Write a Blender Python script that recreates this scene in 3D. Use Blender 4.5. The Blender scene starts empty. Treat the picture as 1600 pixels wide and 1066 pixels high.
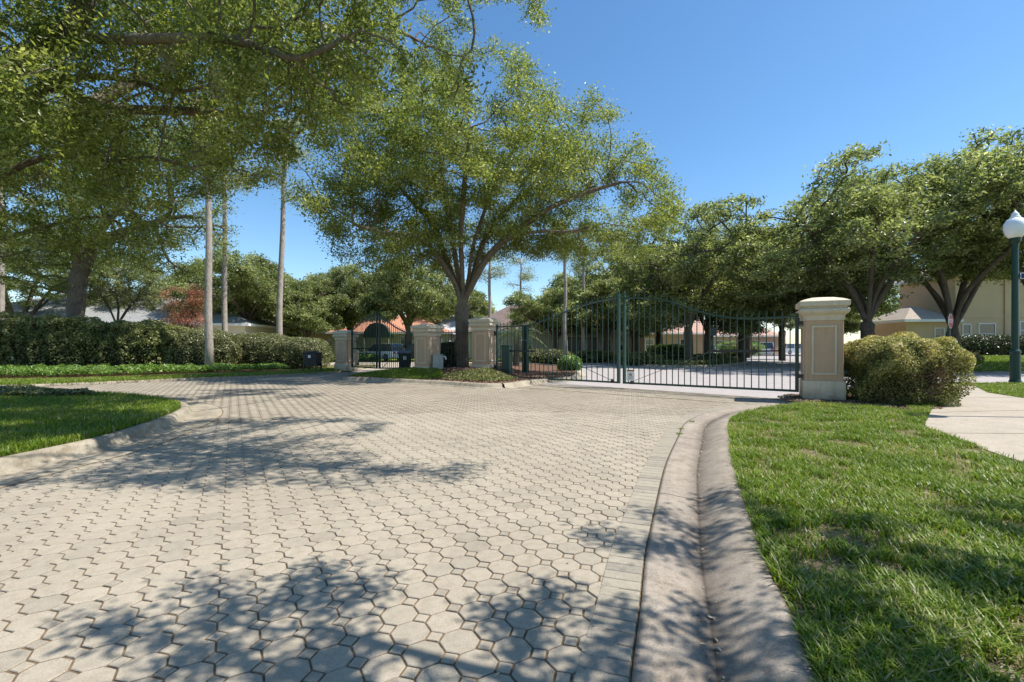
import bpy, math, random
import numpy as np
from mathutils import Vector, Matrix, noise as mnoise

R = math.radians
S = bpy.context.scene
random.seed(7)

# ------------------------------------------------------------------ camera, sky, sun
F, HZ, CH = 731.6, 541.0, 1.4           # focal length and horizon row of a 1600x1066 frame, eye height
cam = bpy.data.objects.new('camera', bpy.data.cameras.new('camera'))
S.collection.objects.link(cam)
cam.data.sensor_width = 36.0
cam.data.lens = F / 1600 * 36
cam.data.shift_y = (HZ - 533.0) / 1600
cam.data.clip_start = 0.05
cam.data.clip_end = 3000
cam.location = (0, 0, CH)
cam.rotation_euler = (R(90), 0, 0)
S.camera = cam

SUN_EL, SUN_AZ = 58.0, 96.0              # azimuth measured clockwise from +Y
w = bpy.data.worlds.new('World'); S.world = w; w.use_nodes = True
nt = w.node_tree; nt.nodes.clear()
sky = nt.nodes.new('ShaderNodeTexSky'); sky.sky_type = 'NISHITA'; sky.sun_disc = False
sky.sun_elevation = R(SUN_EL); sky.sun_rotation = R(SUN_AZ)
sky.air_density = 1.0; sky.dust_density = 0.3; sky.ozone_density = 3.0; sky.altitude = 0
bg = nt.nodes.new('ShaderNodeBackground'); bg.inputs[1].default_value = 0.12
out = nt.nodes.new('ShaderNodeOutputWorld')
hs_ = nt.nodes.new('ShaderNodeHueSaturation'); hs_.inputs['Saturation'].default_value = 1.17; hs_.inputs['Hue'].default_value = .496
nt.links.new(sky.outputs[0], hs_.inputs['Color']); nt.links.new(hs_.outputs[0], bg.inputs[0]); nt.links.new(bg.outputs[0], out.inputs[0])

sd = bpy.data.lights.new('sun', 'SUN'); sun = bpy.data.objects.new('sun', sd); S.collection.objects.link(sun)
sd.energy = 4.7; sd.angle = R(0.42); sd.color = (1.0, 0.955, 0.89)
sv = Vector((math.sin(R(SUN_AZ)) * math.cos(R(SUN_EL)), math.cos(R(SUN_AZ)) * math.cos(R(SUN_EL)), math.sin(R(SUN_EL))))
sun.rotation_euler = sv.to_track_quat('Z', 'Y').to_euler()
S.view_settings.view_transform = 'Standard'; S.view_settings.look = 'None'
S.view_settings.exposure = 0.72; S.view_settings.gamma = 1.0; S.view_settings.use_curve_mapping = False

# ------------------------------------------------------------------ helpers
def G(px, py, z=0.0):
    Y = (CH - z) * F / (py - HZ)
    return ((px - 800) * Y / F, Y)
def AT(px, py, Y):                        # point seen at a photo pixel, standing Y metres away
    return ((px - 800) * Y / F, Y, CH + (HZ - py) * Y / F)

COL = S.collection
def tag(o, label=None, cat=None, group=None, kind=None):
    if label: o['label'] = label
    if cat: o['category'] = cat
    if group: o['group'] = group
    if kind: o['kind'] = kind
    return o
def link(name, me, parent=None, loc=None):
    o = bpy.data.objects.new(name, me); COL.objects.link(o)
    if parent: o.parent = parent
    if loc is not None: o.location = loc
    return o
def empty(name, loc=(0, 0, 0), rz=0.0, **k):
    o = link(name, None, None, loc); o.rotation_euler = (0, 0, rz); o.empty_display_size = .3
    return tag(o, **k)

class MB:
    def __init__(s): s.v = []; s.f = []
    def add(s, vs, fs):
        n = len(s.v); s.v += [tuple(p) for p in vs]; s.f += [tuple(i + n for i in f) for f in fs]; return s
    def box(s, x0, y0, z0, x1, y1, z1, M=None, bev=0.0):
        if bev:
            b = min(bev, (x1 - x0) / 2.01, (y1 - y0) / 2.01, (z1 - z0) / 2.01)
            rings = []
            for z, i in ((z0, b), (z0 + b, 0), (z1 - b, 0), (z1, b)):
                X0, X1, Y0, Y1 = x0 + i, x1 - i, y0 + i, y1 - i
                c = b if not i else 0
                rings.append([(X0 + c, Y0, z), (X1 - c, Y0, z), (X1, Y0 + c, z), (X1, Y1 - c, z), (X1 - c, Y1, z), (X0 + c, Y1, z), (X0, Y1 - c, z), (X0, Y0 + c, z)])
            vs = [p for r in rings for p in r]; fs = [tuple(range(7, -1, -1)), tuple(range(24, 32))]
            for k in range(3):
                for j in range(8): fs.append((k * 8 + j, k * 8 + (j + 1) % 8, k * 8 + 8 + (j + 1) % 8, k * 8 + 8 + j))
        else:
            vs = [(x, y, z) for z in (z0, z1) for y in (y0, y1) for x in (x0, x1)]
            fs = [(0, 2, 3, 1), (4, 5, 7, 6), (0, 1, 5, 4), (2, 6, 7, 3), (0, 4, 6, 2), (1, 3, 7, 5)]
        if M is not None: vs = [tuple(M @ Vector(p)) for p in vs]
        return s.add(vs, fs)
    def bar(s, a, b, wd, dp=None, up=(0, 0, 1)):       # a box-section bar between two points
        a, b = Vector(a), Vector(b); d = (b - a); L = d.length; d.normalize(); u = Vector(up)
        if abs(d.dot(u)) > .98: u = Vector((1, 0, 0))
        sx = d.cross(u).normalized(); sy = sx.cross(d).normalized(); dp = dp or wd
        M = Matrix((sx, sy, d)).transposed().to_4x4(); M.translation = a
        return s.box(-wd / 2, -dp / 2, 0, wd / 2, dp / 2, L, M)
    def tube(s, pts, rad, n=8, caps=True):
        pts = [Vector(p) for p in pts]; m = len(pts); base = len(s.v); vs = []
        if not hasattr(rad, '__len__'): rad = [rad] * m
        for i, p in enumerate(pts):
            d = (pts[min(i + 1, m - 1)] - pts[max(i - 1, 0)]).normalized()
            u = Vector((0, 0, 1)) if abs(d.z) < .9 else Vector((1, 0, 0))
            a = d.cross(u).normalized(); b = d.cross(a).normalized()
            for k in range(n):
                t = 2 * math.pi * k / n; vs.append(p + rad[i] * (math.cos(t) * a + math.sin(t) * b))
        fs = [(i * n + k, i * n + (k + 1) % n, (i + 1) * n + (k + 1) % n, (i + 1) * n + k) for i in range(m - 1) for k in range(n)]
        if caps: fs += [tuple(range(n - 1, -1, -1)), tuple(range((m - 1) * n, m * n))]
        return s.add(vs, fs)
    def lathe(s, prof, n=20, c=(0, 0, 0)):
        vs = [(c[0] + r * math.cos(2 * math.pi * k / n), c[1] + r * math.sin(2 * math.pi * k / n), c[2] + z) for r, z in prof for k in range(n)]
        m = len(prof)
        fs = [(i * n + k, i * n + (k + 1) % n, (i + 1) * n + (k + 1) % n, (i + 1) * n + k) for i in range(m - 1) for k in range(n)]
        fs += [tuple(range(n - 1, -1, -1)), tuple(range((m - 1) * n, m * n))]
        return s.add(vs, fs)
    def prism(s, poly, z0, z1):
        n = len(poly)
        return s.add([(x, y, z0) for x, y in poly] + [(x, y, z1) for x, y in poly],
                     [tuple(range(n - 1, -1, -1)), tuple(range(n, 2 * n))] + [(i, (i + 1) % n, n + (i + 1) % n, n + i) for i in range(n)])
    def mesh(s, name, m, smooth=False):
        me = bpy.data.meshes.new(name); me.from_pydata([tuple(p) for p in s.v], [], s.f)
        if m: me.materials.append(m)
        if smooth: me.polygons.foreach_set('use_smooth', [True] * len(me.polygons))
        me.update(); return me
    def build(s, name, m, parent=None, loc=None, smooth=False, fixn=False):
        me = s.mesh(name, m, smooth)
        return link(name, me, parent, loc)

def np_mesh(name, V, faces, m, attrs=None, smooth=False):
    """V (n,3); faces (k,c) int array, every face with c corners"""
    me = bpy.data.meshes.new(name); k, c = faces.shape
    me.vertices.add(len(V)); me.vertices.foreach_set('co', np.asarray(V, dtype=np.float32).ravel())
    me.loops.add(k * c); me.loops.foreach_set('vertex_index', faces.astype(np.int32).ravel())
    me.polygons.add(k); me.polygons.foreach_set('loop_start', np.arange(0, k * c, c, dtype=np.int32))
    me.update(calc_edges=True)
    if attrs:
        for an, arr in attrs.items():
            at = me.attributes.new(an, 'FLOAT', 'FACE'); at.data.foreach_set('value', np.asarray(arr, dtype=np.float32))
    me.polygons.foreach_set('use_smooth', np.full(k, bool(smooth)))
    me.materials.append(m); me.validate(); return me

# ------------------------------------------------------------------ materials
def mat(name, rough=0.8, spec=0.3):
    m = bpy.data.materials.new(name); m.use_nodes = True; n = m.node_tree
    b = n.nodes['Principled BSDF']; b.inputs['Roughness'].default_value = rough; b.inputs['Specular IOR Level'].default_value = spec
    return m, n, b
def N(n, t, **k):
    x = n.nodes.new(t)
    for a, v in k.items(): setattr(x, a, v)
    return x
def wpos(n):
    return N(n, 'ShaderNodeNewGeometry').outputs['Position']
def opos(n):
    return N(n, 'ShaderNodeTexCoord').outputs['Object']
def noise(n, vec, scale, detail=3, rough=.55, dist=0.0):
    t = N(n, 'ShaderNodeTexNoise'); t.inputs['Scale'].default_value = scale; t.inputs['Detail'].default_value = detail
    t.inputs['Roughness'].default_value = rough; t.inputs['Distortion'].default_value = dist
    n.links.new(vec, t.inputs['Vector']); return t.outputs['Fac']
def ramp(n, fac, stops, interp='LINEAR'):
    r = N(n, 'ShaderNodeValToRGB'); r.color_ramp.interpolation = interp; e = r.color_ramp.elements
    while len(e) < len(stops): e.new(.5)
    for i, (p, c) in enumerate(stops): e[i].position = p; e[i].color = (*c, 1) if hasattr(c, '__len__') else (c, c, c, 1)
    n.links.new(fac, r.inputs[0]); return r.outputs[0]
def mix(n, fac, a, b, mode='MIX'):
    x = N(n, 'ShaderNodeMix', data_type='RGBA', blend_type=mode)
    for sck, v in ((x.inputs[0], fac), (x.inputs[6], a), (x.inputs[7], b)):
        if hasattr(v, 'links') or isinstance(v, bpy.types.NodeSocket): n.links.new(v, sck)
        elif hasattr(v, '__len__'): sck.default_value = (*v, 1)
        else: sck.default_value = v
    return x.outputs[2]
def math_(n, op, a, b=None):
    x = N(n, 'ShaderNodeMath', operation=op)
    for i, v in enumerate((a, b)):
        if v is None: continue
        if isinstance(v, bpy.types.NodeSocket): n.links.new(v, x.inputs[i])
        else: x.inputs[i].default_value = v
    return x.outputs[0]
def bump(n, b, h, strength=.3, dist=.01):
    x = N(n, 'ShaderNodeBump'); x.inputs['Strength'].default_value = strength; x.inputs['Distance'].default_value = dist
    n.links.new(h, x.inputs['Height']); n.links.new(x.outputs[0], b.inputs['Normal'])

def plain(name, c, rough=.6, spec=.4, metal=0.0, var=.12, scale=6.0, bmp=0.0, bscale=60):
    m, n, b = mat(name, rough, spec); b.inputs['Metallic'].default_value = metal
    p = wpos(n); f = noise(n, p, scale, 5)
    n.links.new(ramp(n, f, [(.3, tuple(v * (1 - var) for v in c)), (.7, tuple(min(1, v * (1 + var)) for v in c))]), b.inputs['Base Color'])
    if bmp: bump(n, b, noise(n, p, bscale, 3), bmp, .004)
    return m

def rnd_attr(n):
    a = N(n, 'ShaderNodeAttribute', attribute_name='rnd'); o = N(n, 'ShaderNodeObjectInfo')
    return math_(n, 'FRACT', math_(n, 'ADD', a.outputs['Fac'], o.outputs['Random']))

def paver_mat(name, base, warm, dark):
    m, n, b = mat(name, .88, .25); p = wpos(n); r = rnd_attr(n)
    c = ramp(n, r, [(0, tuple(v * .9 for v in dark)), (.12, dark), (.3, base), (.75, warm), (1, tuple(v * 1.06 for v in base))])
    big = noise(n, p, .55, 4); c = mix(n, ramp(n, big, [(.35, .0), (.68, .75)]), c, mix(n, 1.0, c, (.78, .77, .76), 'MULTIPLY'))
    fine = noise(n, p, 170, 2, .7); c = mix(n, .55, c, ramp(n, fine, [(.3, (.45, .43, .4)), (.5, (.95, .95, .95)), (.75, (1.25, 1.24, 1.2))]), 'MULTIPLY')
    mid = noise(n, p, 14, 5, .65); c = mix(n, .6, c, ramp(n, mid, [(.3, (.74, .72, .68)), (.55, (1, 1, 1)), (.8, (1.08, 1.07, 1.05))]), 'MULTIPLY')
    st = noise(n, p, 1.7, 4, .6, .6); c = mix(n, ramp(n, st, [(.66, .0), (.74, .4)]), c, (.36, .25, .13))
    n.links.new(c, b.inputs['Base Color']); bump(n, b, fine, .35, .0025); return m
M_PAVER = paver_mat('paver_concrete', (.365, .318, .245), (.375, .325, .248), (.345, .302, .235))
M_BORDER = paver_mat('border_paver_concrete', (.33, .292, .23), (.35, .31, .24), (.305, .272, .22))
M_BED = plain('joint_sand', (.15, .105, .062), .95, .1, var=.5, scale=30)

def concrete_mat(name, c1, c2, stain=.5, flow=False):
    m, n, b = mat(name, .85, .25); p = wpos(n)
    f = noise(n, p, 1.3, 6, .6, .3); c = ramp(n, f, [(.3, c2), (.65, c1)])
    blot = noise(n, p, 5, 5, .7, .5); c = mix(n, stain, c, ramp(n, blot, [(.32, (.62, .58, .52)), (.55, (1, 1, 1))]), 'MULTIPLY')
    fine = noise(n, p, 120, 2, .7); c = mix(n, .55, c, ramp(n, fine, [(.3, (.4, .38, .35)), (.5, (1, 1, 1)), (.8, (1.25, 1.22, 1.18))]), 'MULTIPLY')
    mid = noise(n, p, 28, 4, .75); c = mix(n, .6, c, ramp(n, mid, [(.3, (.66, .63, .58)), (.5, (1, 1, 1)), (.72, (1.1, 1.09, 1.07))]), 'MULTIPLY')
    vo = N(n, 'ShaderNodeTexVoronoi', feature='DISTANCE_TO_EDGE'); vo.inputs['Scale'].default_value = .55
    wv = N(n, 'ShaderNodeVectorMath', operation='ADD'); nz = N(n, 'ShaderNodeTexNoise'); nz.inputs['Scale'].default_value = 4; nz.inputs['Detail'].default_value = 5
    n.links.new(p, nz.inputs['Vector']); n.links.new(p, wv.inputs[0]); n.links.new(nz.outputs['Color'], wv.inputs[1]); n.links.new(wv.outputs[0], vo.inputs['Vector'])
    c = mix(n, ramp(n, vo.outputs['Distance'], [(.0, .55), (.0035, .0)]), c, (.10, .085, .07))
    if flow:
        a = N(n, 'ShaderNodeAttribute', attribute_name='dirt').outputs['Fac']
        a = math_(n, 'MULTIPLY', a, ramp(n, noise(n, p, 3, 4, .6), [(.2, .8), (.7, 1.0)]))
        c = mix(n, a, c, (.055, .042, .033))
    n.links.new(c, b.inputs['Base Color']); bump(n, b, fine, .25, .002); return m
M_GUTTER = concrete_mat('gutter_concrete', (.355, .305, .245), (.25, .215, .175), .7, True)
M_CURB = concrete_mat('curb_concrete', (.39, .34, .26), (.25, .22, .165), .9)
M_WALK = concrete_mat('sidewalk_concrete', (.41, .355, .28), (.35, .305, .24), .25)
M_STREET = concrete_mat('street_surface', (.40, .365, .35), (.345, .32, .31), .25)

def ground_mat(name, cols, sc=1.2):
    m, n, b = mat(name, .95, .1); p = wpos(n)
    f = noise(n, p, sc, 6, .65); c = ramp(n, f, cols)
    g = noise(n, p, 45, 3, .7); c = mix(n, .8, c, ramp(n, g, [(.3, (.45, .45, .4)), (.6, (1.1, 1.1, 1.05))]), 'MULTIPLY')
    n.links.new(c, b.inputs['Base Color']); bump(n, b, g, .6, .03); return m
M_LAWN = ground_mat('lawn_ground', [(.3, (.22, .17, .11)), (.5, (.14, .13, .05)), (.7, (.10, .13, .03))])
M_FARGRASS = ground_mat('far_grass', [(.25, (.13, .16, .03)), (.55, (.15, .21, .03)), (.8, (.17, .22, .04))], .6)
M_SOIL = ground_mat('mulch_ground', [(.25, (.10, .06, .04)), (.55, (.17, .10, .07)), (.8, (.24, .16, .115))], 5)

def leaf_mat(name, cols, trans=.35, rough=.45, spec=.35, hue=None):
    m, n, b = mat(name, rough, spec); r = N(n, 'ShaderNodeAttribute', attribute_name='rnd').outputs['Fac']
    c = ramp(n, r, cols); n.links.new(c, b.inputs['Base Color'])
    t = N(n, 'ShaderNodeBsdfTranslucent'); tc = mix(n, 1.0, c, (1.35, 1.42, .75), 'MULTIPLY'); n.links.new(tc, t.inputs['Color'])
    x = N(n, 'ShaderNodeMixShader'); x.inputs[0].default_value = trans
    n.links.new(b.outputs[0], x.inputs[1]); n.links.new(t.outputs[0], x.inputs[2])
    n.links.new(x.outputs[0], n.nodes['Material Output'].inputs[0]); return m
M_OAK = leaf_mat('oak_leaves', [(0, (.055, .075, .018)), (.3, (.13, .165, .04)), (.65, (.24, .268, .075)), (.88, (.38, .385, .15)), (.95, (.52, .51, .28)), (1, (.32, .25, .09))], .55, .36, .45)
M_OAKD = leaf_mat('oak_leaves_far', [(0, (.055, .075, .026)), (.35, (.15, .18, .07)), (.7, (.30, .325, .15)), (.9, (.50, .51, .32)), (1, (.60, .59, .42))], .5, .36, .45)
M_DARKLEAF = leaf_mat('laurel_leaves', [(0, (.02, .035, .012)), (.5, (.04, .06, .02)), (1, (.075, .09, .03))], .22, .3, .6)
M_HEDGE = leaf_mat('hedge_leaves', [(0, (.06, .075, .022)), (.5, (.15, .17, .055)), (.85, (.26, .26, .10)), (1, (.42, .38, .2))], .3, .4, .3)
M_HEDGE2 = leaf_mat('olive_hedge_leaves', [(0, (.08, .09, .032)), (.5, (.15, .16, .06)), (1, (.24, .24, .11))], .25, .35, .5)
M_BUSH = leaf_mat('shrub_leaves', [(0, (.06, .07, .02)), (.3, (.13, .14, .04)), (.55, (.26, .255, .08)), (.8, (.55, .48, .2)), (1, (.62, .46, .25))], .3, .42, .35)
M_COVER = leaf_mat('ground_cover_leaves', [(0, (.07, .13, .022)), (.5, (.15, .25, .045)), (1, (.27, .38, .09))], .35, .35, .5)
M_RED = leaf_mat('red_blossom', [(0, (.42, .12, .10)), (.4, (.52, .22, .16)), (.6, (.55, .32, .22)), (.65, (.12, .14, .05)), (1, (.20, .19, .07))], .3, .5, .3)
M_PALM = leaf_mat('palm_leaves', [(0, (.09, .12, .04)), (1, (.20, .23, .10))], .3, .35, .5)
M_MOSS = leaf_mat('hanging_moss', [(0, (.18, .18, .13)), (1, (.30, .29, .2))], .2, .8, .1)
M_GRASS = leaf_mat('grass_blades', [(0, (.075, .13, .012)), (.4, (.135, .21, .016)), (.75, (.215, .29, .025)), (.86, (.30, .34, .05)), (.92, (.38, .33, .16)), (1, (.44, .37, .24))], .35, .4, .35)
M_MULCH = leaf_mat('bark_chips', [(0, (.09, .045, .03)), (.5, (.2, .12, .085)), (1, (.38, .28, .21))], .05, .8, .2)
M_LITTER = leaf_mat('fallen_leaves', [(0, (.16, .09, .04)), (.6, (.42, .33, .2)), (1, (.6, .54, .42))], .1, .7, .2)

def bark_mat(name, a, bcol, c, sc=1.0):
    m, n, b = mat(name, .9, .15); p = wpos(n)
    mp = N(n, 'ShaderNodeMapping'); mp.inputs['Scale'].default_value = (1, 1, .28); n.links.new(p, mp.inputs[0])
    f = noise(n, mp.outputs[0], 22 * sc, 6, .7, .5); big = noise(n, p, 2.2, 4, .6)
    cc = ramp(n, f, [(.3, a), (.52, bcol), (.75, c)]); cc = mix(n, ramp(n, big, [(.35, 0), (.7, .5)]), cc, c)
    n.links.new(cc, b.inputs['Base Color']); bump(n, b, f, .9, .03); return m
M_BARK = bark_mat('oak_bark', (.05, .038, .028), (.14, .11, .085), (.26, .215, .165))
M_BARKD = bark_mat('dark_bark', (.035, .028, .02), (.10, .08, .06), (.19, .155, .12))
M_PINE = bark_mat('pale_trunk_bark', (.15, .12, .10), (.33, .285, .24), (.46, .41, .36), .7)

def stucco(name, c, amt):
    m, n, b = mat(name, .9, .15); p = wpos(n); mp = N(n, 'ShaderNodeMapping'); mp.inputs['Scale'].default_value = (1, 1, .12); n.links.new(p, mp.inputs[0])
    st = noise(n, mp.outputs[0], 11, 5, .65); bl = noise(n, p, 3.2, 5, .7); fi = noise(n, p, 150, 2)
    cc = mix(n, ramp(n, st, [(.5, 0), (.72, amt)]), c, tuple(v * .55 for v in c)); cc = mix(n, ramp(n, bl, [(.4, 0), (.7, amt * .8)]), cc, tuple(v * .78 for v in c))
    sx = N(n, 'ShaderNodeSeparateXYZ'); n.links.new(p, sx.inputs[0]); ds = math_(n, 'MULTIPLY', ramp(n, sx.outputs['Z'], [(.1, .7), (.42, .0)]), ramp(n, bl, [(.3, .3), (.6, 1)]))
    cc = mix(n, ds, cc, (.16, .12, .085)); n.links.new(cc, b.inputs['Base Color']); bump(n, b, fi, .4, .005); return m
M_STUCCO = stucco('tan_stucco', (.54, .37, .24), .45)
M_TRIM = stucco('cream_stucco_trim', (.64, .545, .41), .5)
M_GREEN = plain('green_painted_metal', (.005, .04, .028), .38, .5, var=.2)
M_DKGREEN = plain('dark_green_painted_metal', (.006, .03, .022), .42, .5, var=.2)
M_BLACK = plain('black_painted_metal', (.012, .012, .013), .4, .5)
M_PLASTIC = plain('black_plastic', (.018, .020, .025), .45, .5, var=.2)
M_GPLASTIC = plain('green_grey_plastic', (.07, .085, .075), .5, .4)
M_BOX = plain('grey_cabinet_paint', (.36, .37, .34), .6, .3)
M_WHITE = plain('white_paint', (.78, .78, .76), .5, .4, var=.04)
M_RUBBER = plain('rubber', (.02, .02, .02), .8, .3)
M_CHROME = plain('wheel_metal', (.5, .5, .52), .3, .5, metal=.8)
M_REDP = plain('red_sign_paint', (.45, .03, .035), .5, .4)
M_BROWN = plain('brown_print', (.30, .17, .06), .6, .3)
M_BLUE = plain('blue_sign_paint', (.02, .05, .16), .5, .4)
M_CARW = plain('white_car_paint', (.72, .73, .74), .25, .6, var=.02)
M_CARB = plain('silver_blue_car_paint', (.45, .52, .60), .25, .6, var=.03)
M_CARD = plain('dark_car_paint', (.03, .035, .045), .25, .6, var=.03)
M_LAMP_RED = plain('tail_lamp', (.4, .02, .02), .3, .6)
def glass_mat(name, c, rough=.08):
    m, n, b = mat(name, rough, .8); p = wpos(n)
    n.links.new(ramp(n, noise(n, p, 1.5, 3), [(.3, c), (.7, tuple(v * 1.6 for v in c))]), b.inputs['Base Color']); return m
M_GLASS = glass_mat('window_glass', (.035, .045, .05))
M_GLOBE, _n, _b = mat('white_globe', .25, .5)
_b.inputs['Base Color'].default_value = (.86, .87, .88, 1); _b.inputs['Subsurface Weight'].default_value = .5
_b.inputs['Subsurface Radius'].default_value = (.2, .2, .2)
M_WALLP = plain('peach_house_wall', (.52, .36, .26), .9, .15, var=.06, scale=1)
M_WALLB = plain('beige_house_wall', (.60, .43, .27), .9, .15, var=.05, scale=1)
M_WALLG = plain('grey_house_wall', (.48, .45, .40), .9, .15, var=.05, scale=1)
M_WALLC = plain('cream_house_wall', (.64, .58, .48), .9, .15, var=.05, scale=1)
def roof_mat(name, a, bcol):
    m, n, b = mat(name, .9, .15); p = wpos(n)
    f = noise(n, p, 3, 5, .7); c = ramp(n, f, [(.3, a), (.7, bcol)]); n.links.new(c, b.inputs['Base Color'])
    bump(n, b, noise(n, p, 30, 2), .5, .02); return m
M_ROOFG = roof_mat('grey_shingles', (.20, .205, .20), (.30, .30, .29))
M_ROOFW = roof_mat('pale_shingles', (.40, .40, .40), (.52, .52, .51))
M_ROOFB = roof_mat('brown_shingles', (.13, .095, .085), (.21, .16, .14))
M_ROOFR = roof_mat('terracotta_tiles', (.42, .18, .11), (.55, .27, .17))
M_ROOFP = roof_mat('pinkish_tiles', (.38, .24, .19), (.48, .32, .26))
M_ROOFT = roof_mat('tan_shingles', (.30, .25, .20), (.40, .34, .28))

# ------------------------------------------------------------------ ground, street, lawns
def smooth_curve(P, step=.25, closed=False):
    P = [np.array(p, float) for p in P]; out = []
    n = len(P)
    for i in range(n if closed else n - 1):
        a = P[(i - 1) % n] if closed or i > 0 else P[i]; b = P[i]; c = P[(i + 1) % n]
        d = P[(i + 2) % n] if closed or i + 2 < n else c
        k = max(1, int(np.linalg.norm(c - b) / step))
        for j in range(k):
            t = j / k; out.append(.5 * ((2 * b) + (c - a) * t + (2 * a - 5 * b + 4 * c - d) * t * t + (3 * b - a - 3 * c + d) * t ** 3))
    if not closed: out.append(P[-1])
    return np.array(out)
def inside(P, poly):
    P = np.asarray(P, float); poly = np.asarray(poly, float); x, y = P[:, 0], P[:, 1]; r = np.zeros(len(P), bool)
    xj, yj = poly[-1]
    for xi, yi in poly:
        c = ((yi > y) != (yj > y)) & (x < (xj - xi) * (y - yi) / (yj - yi + 1e-12) + xi); r ^= c; xj, yj = xi, yi
    return r
def slab(name, poly, z0, z1, m, parent=None, **k):
    poly = [tuple(p) for p in poly]
    a = sum(poly[i - 1][0] * poly[i][1] - poly[i][0] * poly[i - 1][1] for i in range(len(poly)))
    if a < 0: poly = poly[::-1]
    import bmesh
    me = MB().prism(poly, z0, z1).mesh(name, m); bm = bmesh.new(); bm.from_mesh(me)
    bmesh.ops.triangulate(bm, faces=[f for f in bm.faces if len(f.verts) > 4]); bm.to_mesh(me); bm.free()
    return tag(link(name, me, parent), **k)

# the wide ground sheet
gv = [(-1500, -1500, -.12), (1500, -1500, -.12), (1500, 1500, -.12), (-1500, 1500, -.12)]
tag(MB().add(gv, [(0, 1, 2, 3)]).build('ground', M_FARGRASS), kind='structure')

L1 = smooth_curve([(-.55, -1.5), (-.2, .3), (.20, 1.75), (.46, 2.63), (.68, 3.23), (1.02, 4.16), (1.47, 5.39), (1.85, 6.28), (2.30, 7.3), (2.83, 8.46), (3.42, 9.42), (4.35, 10.45), (5.6, 11.35), (6.9, 12.1)])
L2 = smooth_curve([(-.3, -1.5), (.03, .3), (.43, 1.75), (.70, 2.55), (.89, 3.13), (1.24, 4.06), (1.71, 5.28), (2.10, 6.20), (2.54, 7.18), (3.05, 8.33), (3.62, 9.25), (4.5, 10.25), (5.75, 11.12), (7.0, 11.85)])
def offset(C, d):
    T = np.gradient(C, axis=0); T /= np.linalg.norm(T, axis=1)[:, None]; return C + np.c_[T[:, 1], -T[:, 0]] * (d if np.isscalar(d) else np.asarray(d)[:, None])
BR = .225
L1 = offset(L2, -BR)
L3 = offset(L2, .36); L4 = offset(L2, .72)
TAPER = np.clip((12.0 - L2[:, 1]) / 3.0, .25, 1)

# left kerb
K3 = smooth_curve([(-3.6, -2), (-4.4, 1.2), (-4.9, 3.4), (-5.05, 4.66), (-5.02, 5.5), (-5.0, 6.5), (-5.26, 7.7), (-5.65, 8.9), (-6.15, 9.95), (-6.9, 10.9), (-8.0, 11.8), (-9.6, 12.7), (-11.8, 13.5), (-14.5, 14.1), (-19, 14.3), (-40, 14.2)])
K1 = offset(K3, -.72)
# centre island
ISL = [(-6.9, 19.5), (-6.35, 19.0), (-4.85, 18.35), (-3.3, 17.5), (-2.3, 16.9), (-1.4, 16.15), (-.65, 15.75), (-.1, 16.1), (.3, 16.9), (1.1, 17.9), (2.1, 18.9), (2.8, 21), (3.3, 26), (2.2, 33), (-2, 36), (-5, 31), (-3.6, 25), (-4.4, 23.0), (-6.3, 21.6), (-7.0, 20.5)]
ISL = smooth_curve(ISL, .25, True)
FARL = smooth_curve([(-60, 15.0), (-24, 15.3), (-17.5, 15.8), (-16, 16.5), (-14.8, 17.6), (-14, 18.5), (-13, 19.8), (-11.4, 20.9), (-10.3, 22.9), (-9.3, 24.6), (-8.9, 26.5), (-9.2, 29)])

LAWN_R = [tuple(p) for p in L4] + [(7.2, 12.4), (8.8, 13.3), (12.5, 15.4), (15.5, 16.9), (20, 17.1), (70, 17.1), (70, -6), (.6, -6)]
slab('lawn', LAWN_R, -.1, .07, M_LAWN, kind='structure')
slab('lawn', [tuple(p) for p in K1] + [(-40, -6), (-3.5, -6)], -.1, .13, M_LAWN, kind='structure')
slab('lawn', [tuple(p) for p in FARL] + [(-9.5, 33), (-60, 33)], -.1, .08, M_LAWN, kind='structure')
STREET = [(7.0, 12.6), (3.7, 15.75), (.65, 17.55), (1.1, 17.9), (2.1, 18.9), (2.9, 21), (3.5, 26), (4.4, 38), (8, 45), (16, 52), (30, 66), (70, 116), (95, 116), (50, 62), (38, 47), (27, 36), (23, 28), (24, 24.2), (70, 23.4), (70, 17.0), (20, 17.0), (15.5, 16.8), (12.5, 15.3), (8.8, 13.2)]
slab('street', STREET, -.11, .0, M_STREET, kind='structure')
slab('exit_road', [(-9.3, 25.6), (-4.2, 20.9), (-3.6, 25), (-5, 31), (-3, 36), (0, 38.5), (4.3, 38.5), (4.5, 42), (-30, 40), (-30, 34.5), (-9.5, 34)], -.11, -.012, M_WALK, kind='structure')
IS2 = smooth_curve([(9.6, 35.0), (9.3, 33.5), (10.2, 31.4), (12.3, 31.2), (15.2, 33.4), (18.6, 38.0), (21, 44), (19, 45), (13.5, 40)], .4, True)
WALK = smooth_curve([(4.6, 1.5), (5.3, 3.6), (5.8, 5.3), (6.3, 6.6), (6.8, 7.7), (7.45, 8.4), (8.9, 9.9), (9.9, 10.7), (11.4, 11.9), (12.5, 13.2), (14.2, 15.4)], .4)
WALKP = [tuple(p) for p in WALK] + [(15.4, 15.6), (13.5, 13.3), (12.9, 11.7), (12.0, 9), (10.2, 5), (9.2, 1.5)]
wk = slab('sidewalk', WALKP, -.1, .082, M_WALK, kind='structure')
for a, b in (((6.55, 7.1), (11.3, 6.9)), ((8.3, 9.3), (12.6, 9.9)), ((11.3, 11.9), (13.1, 12.0))):
    MB().bar((a[0], a[1], .0835), (b[0], b[1], .0835), .012, .003).build('expansion_joint', M_BED, wk)

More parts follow.
